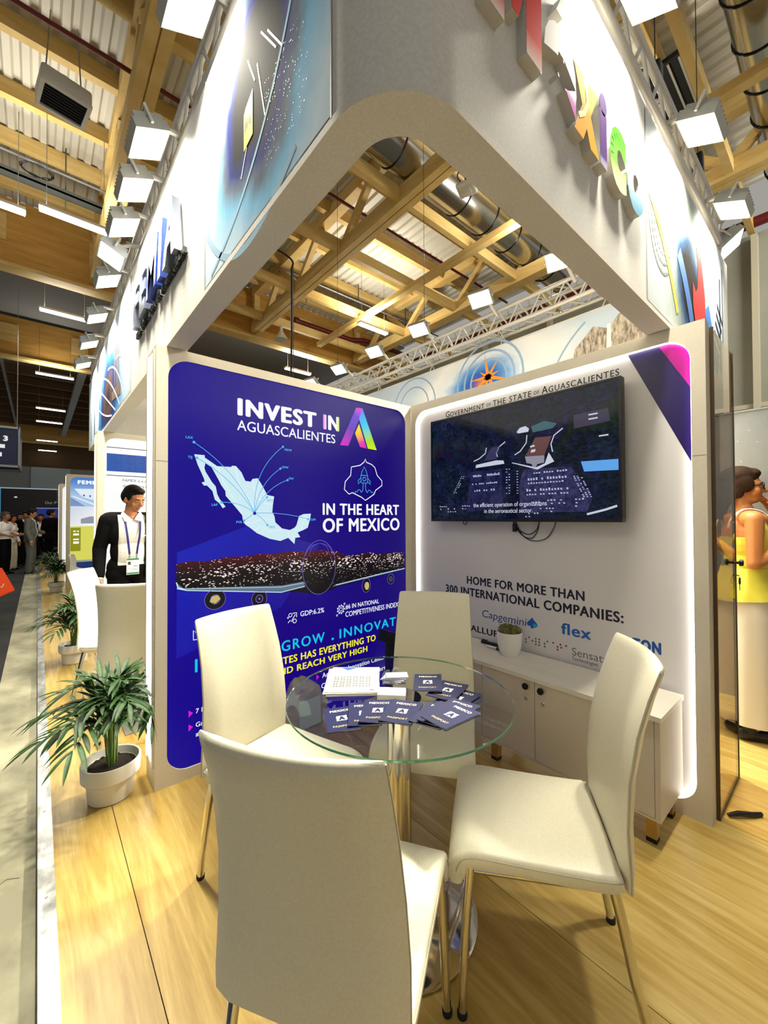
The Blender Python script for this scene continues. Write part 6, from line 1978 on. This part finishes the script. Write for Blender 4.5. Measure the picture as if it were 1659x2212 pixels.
# hanging hall sign
hs = thing('hanging_sign', 'dark blue hanging box sign with the number 3 at the left edge', 'sign', (-1.16, 14.9, 2.92))
MB().box(-.75, .75, 0, 1.5, .06, 1.04).build('sign_box', mat('sign_navy', '#121a44', 0.5), hs)
b = MB()
for x in (-.765, .765):
    for y in (-.01, 1.51):
        b.box(x - .02, x + .02, y - .02, y + .02, 0, 1.10)
for z in (.02, 1.07):
    for y in (-.01, 1.51):
        b.box(-.765, .765, y - .02, y + .02, z - .03, z + .03)
    for x in (-.765, .765):
        b.box(x - .02, x + .02, -.01, 1.51, z - .03, z + .03)
b.build('frame', mat('sign_frame_grey', '#8b9096', 0.4, 0.5), hs)
hf = lambda a, c, d=0.0: V((a, -.002 - d, c))
MB().text('3', .44, .70, hf, .13, .10, .05, .002).build('lettering', mat('sign_white', '#e8ecf0', 0.5, emit='#ccd2da', es=0.5), hs)
b = MB().poly([(.28, .50), (.48, .50), (.48, .60), (.28, .60)], hf, .002).poly([(.2, .27), (.42, .27), (.42, .38), (.2, .38)], hf, .002)
b.build('white_block', MATS['sign_white'], hs)
for x in (-.7, .7):
    MB().tube([(x, .75, 1.1), (x, .75, 6.0)], .008, 6).build('wire', STEEL, hs)

# ================================================================== tinted glass door, back board, doorstop
TG = sheet_glass('brown_tinted_glass', (0.60, 0.52, 0.42), 1.6, 1.3)
gd = thing('glass_door', 'tall brown tinted glass door with a keyed lock, right of the screen wall', 'door', (2.556, .455, 0))
MB().box(0.012, .505, -.005, .005, .012, 2.44).build('pane', TG, gd)
rail = mat('bronze_rail', '#5a4a38', 0.35, 0.6)
MB().box(0.012, .505, -.006, .006, 0.0, .0118).build('bottom_rail', rail, gd)
MB().box(.5055, .515, -.008, .008, 0, 2.45).build('edge_profile', mat('smoked_edge', '#6b5c48', 0.2, trans=0.3), gd)
MB().box(0.0, .0115, -.008, .008, 0, 2.45).build('edge_profile', rail, gd)
M = Matrix.Translation((.478, 0, 1.235)) @ Matrix.Rotation(pi / 2, 4, 'X')
kb = MB(); kb.lathe([(.006, -.045), (.018, -.042), (.02, -.028), (.008, -.022), (.008, .022), (.02, .028), (.018, .042), (.006, .045)], 20).xf(M)
kb.build('knob', BLACK, gd, 40)
ky = thing('door_key', 'key with a black head hanging from the lock of the tinted glass door', 'key', (3.05, .447, 1.155))
MB().tube([(-.06, 0, .012), (-.02, -.004, .01), (.012, -.012, .002)], .003, 6).build('lock_pin', BLACK, ky, 50)
kf = lambda a, c, d=0.0: V((a + .012, -.014 - d, c))
MB().poly([(-.014, -.045), (.014, -.045), (.018, -.03), (.014, -.012), (0, -.006), (-.014, -.012), (-.018, -.03)], kf, .003, .006).build('key_head', BLACK, ky)
MB().poly([(-.004, -.045), (.004, -.045), (.004, -.075), (0, -.082), (-.004, -.075)], kf, .001, .003).build('key_blade', STEEL, ky)
ds = thing('door_stop', 'black wedge-shaped handle lying on the floor under the glass door', 'door stop', (2.67, .375, 0), radians(-32))
q = MB().tube([(-.07, .02, .012), (-.02, .01, .02), (.05, 0, .014), (.10, 0, .010)], [.008, .013, .012, .010], 8)
q.build('handle', BLACK, ds, 50)
gb = thing('metal_partition', 'tall grey brushed-metal partition behind the person in yellow', 'partition', (4.42, 0, 0))
MB().box(0, .05, -1.6, .74, 0.0, 2.36).build('sheet', noisy('brushed_grey_metal', '#8d9296', '#a4a9ac', 1.2, 0.34, 4.0, (1, 1, 0.6), metal=0.7), gb)
MB().box(-.01, .06, -1.6, .74, 2.36, 2.375).build('top_trim', STEEL, gb)
b = MB()
for (y, z) in ((.55, 2.2), (.35, 2.05), (.6, 1.95), (.42, 1.9), (.5, 2.1), (.62, 2.12), (.3, 1.86)):
    b.box(-.002, 0, y, y + .007, z, z + .006)
b.build('paint_fleck', mat('pale_fleck', '#c9ccce', 0.6), gb)

# ================================================================== hall luminaires and roof equipment
TUBE = mat('luminaire_tube', '#ffffff', 0.4, emit=(1.0, 0.97, 0.88), es=6.0)
def luminaire(label, x, y, z=7.2, L=1.1, w=None):
    t = thing('ceiling_light', label, 'ceiling light', (x, y, z), 0, 'hall ceiling lights')
    MB().box(-L / 2, L / 2, -.09, .09, .05, .10).build('housing', WHITE, t)
    for s in (-.045, .045):
        MB().tube([(-L / 2 + .01, s, .025), (L / 2 - .01, s, .025)], .026, 8).build('tube', TUBE, t, 50)
    for s in (-1, 1):
        MB().tube([(s * L * .4, 0, .10), (s * L * .4, 0, 1.9)], .006, 5).build('wire', STEEL, t)
    if w != 0:
        ld = bpy.data.lights.new('luminaire_glow', 'AREA'); ld.shape = 'RECTANGLE'; ld.size = L; ld.size_y = .16
        ld.energy = w or LINEAR_W; ld.color = (1.0, 0.95, 0.85)
        lo = bpy.data.objects.new('luminaire_glow', ld); COL.objects.link(lo); lo.parent = t; lo.location = (0, 0, -.012)
        lu = bpy.data.lights.new('roof_fill', 'AREA'); lu.shape = 'RECTANGLE'; lu.size = L; lu.size_y = .3  # extra upward lamp, added to brighten the roof deck
        lu.energy = ROOF_FILL_W * (3.6 if x > 5 else 1.0); lu.color = (1.0, 0.95, 0.86)
        lo = bpy.data.objects.new('roof_fill', lu); COL.objects.link(lo); lo.parent = t; lo.location = (0, 0, .115); lo.rotation_euler = (pi, 0, 0)
    return t
for (x, y, l, w) in ((.53, 9.7, 'twin-tube ceiling light above the first glulam girder at left', None), (-.75, 10.05, 'ceiling light at the left edge above the girder', None), (.55, 14.4, 'ceiling light behind the first glulam girder, left of the aisle floods', None),
                  (7.7, 9.44, 'twin-tube ceiling light seen through the canopy opening, before the girder', None), (7.6, 4.1, 'ceiling light at the right edge of the canopy opening', None), (7.7, 14.1, 'ceiling light just over the top edge of the violet wall', None),
                  (.5, 20.8, 'far ceiling light, nearest row beyond the second girder', None), (.5, 27.3, 'far ceiling light in the second row beyond the second girder', 0), (.5, 31.0, 'far ceiling light in the third row beyond the second girder', 0), (.5, 38.5, 'far ceiling light in the fourth row, close to the last girder', 0), (.6, 44.0, 'smallest far ceiling light before the end wall', 0)):
    luminaire(l, x, y, 7.2, 1.1 if y < 20 else 1.2, w)
# unit heater
uh = thing('unit_heater', 'square grey unit heater with black louvres under the roof at left', 'heater', (.26, 7.65, 7.72), radians(8))
MB().rbox(-.30, .30, -.27, .27, .02, .24, .04).build('casing', mat('heater_grey', '#c3c3bc', 0.5), uh, 40)
b = MB()
for (x0, x1, y0, y1) in ((-.30, .30, -.27, -.22), (-.30, .30, .22, .27), (-.30, -.25, -.22, .22), (.25, .30, -.22, .22)):
    b.box(x0, x1, y0, y1, -.02, .02)
b.build('front_frame', mat('heater_frame', '#d6d6d0', 0.5), uh)
MB().box(-.25, .25, -.22, .22, .012, .0195).build('dark_opening', mat('heater_dark', '#17191b', 0.8), uh)
for i in range(8):
    y = -.19 + i * .054
    lv = MB().box(-.25, .25, -.022, .022, -.002, .002); lv.xf(Matrix.Translation((0, y, -.002)) @ Matrix.Rotation(radians(35), 4, 'X')); lv.build('louvre', mat('louvre_grey', '#3b3f42', 0.5), uh)
MB().lathe([(.15, .24), (.15, .33), (.05, .36)], 24).build('fan_housing', MATS['heater_grey'], uh, 40)
for s in (-1, 1):
    MB().tube([(s * .22, 0, .24), (s * .16, 0, 1.3)], .010, 6).build('bracket', STEEL, uh, 50)
# white box (antenna) under the truss, pendant speaker, cable drop
ab_ = thing('antenna_box', 'white square antenna box hanging under the truss in the canopy opening', 'antenna', (5.90, 4.52, 7.45), radians(20))
MB().rbox(-.17, .17, -.17, .17, 0, .09, .05).build('casing', mat('white_box_plastic', '#d8d6cc', 0.5), ab_, 40)
MB().rbox(-.08, .08, -.08, .08, -.012, 0, .015).build('front_pad', MATS['white_box_plastic'], ab_, 40)
MB().tube(spline([(0, 0, .09), (.05, .08, .2), (-.05, .16, .3), (-.1, .05, .40)], 6), .012, 6).build('cable', BLACK, ab_, 50)
MB().box(-.03, .03, -.03, .03, .09, .42).build('bracket', BLACK, ab_)
sk_ = thing('hanging_bell', 'small white bell-shaped device under the truss end before the girder', 'fitting', (6.1, 12.3, 7.4))
MB().lathe([(.001, 0), (.22, .01), (.20, .08), (.10, .22), (.05, .3), (.05, .465)], 24).build('bell', mat('off_white_plastic', '#cfccc0', 0.5), sk_, 50)
hcb = thing('cable_drop', 'black cable dropping from the roof in front of the girder', 'cable', (3.16, 6.0, 0))
MB().tube(spline([(-.9, .55, 6.35), (-.45, .25, 6.05), (-.02, .0, 5.78), (.0, 0, 5.6)], 5) + [V((0, 0, 4.6)), V((-.02, 0, 3.3)), V((-.02, 0, 2.6))], .016, 8).build('cable', BLACK, hcb, 60)
MB().tube([(.03, 0, 5.7), (.03, 0, 2.6)], .006, 6).build('thin_cable', BLACK, hcb, 60)
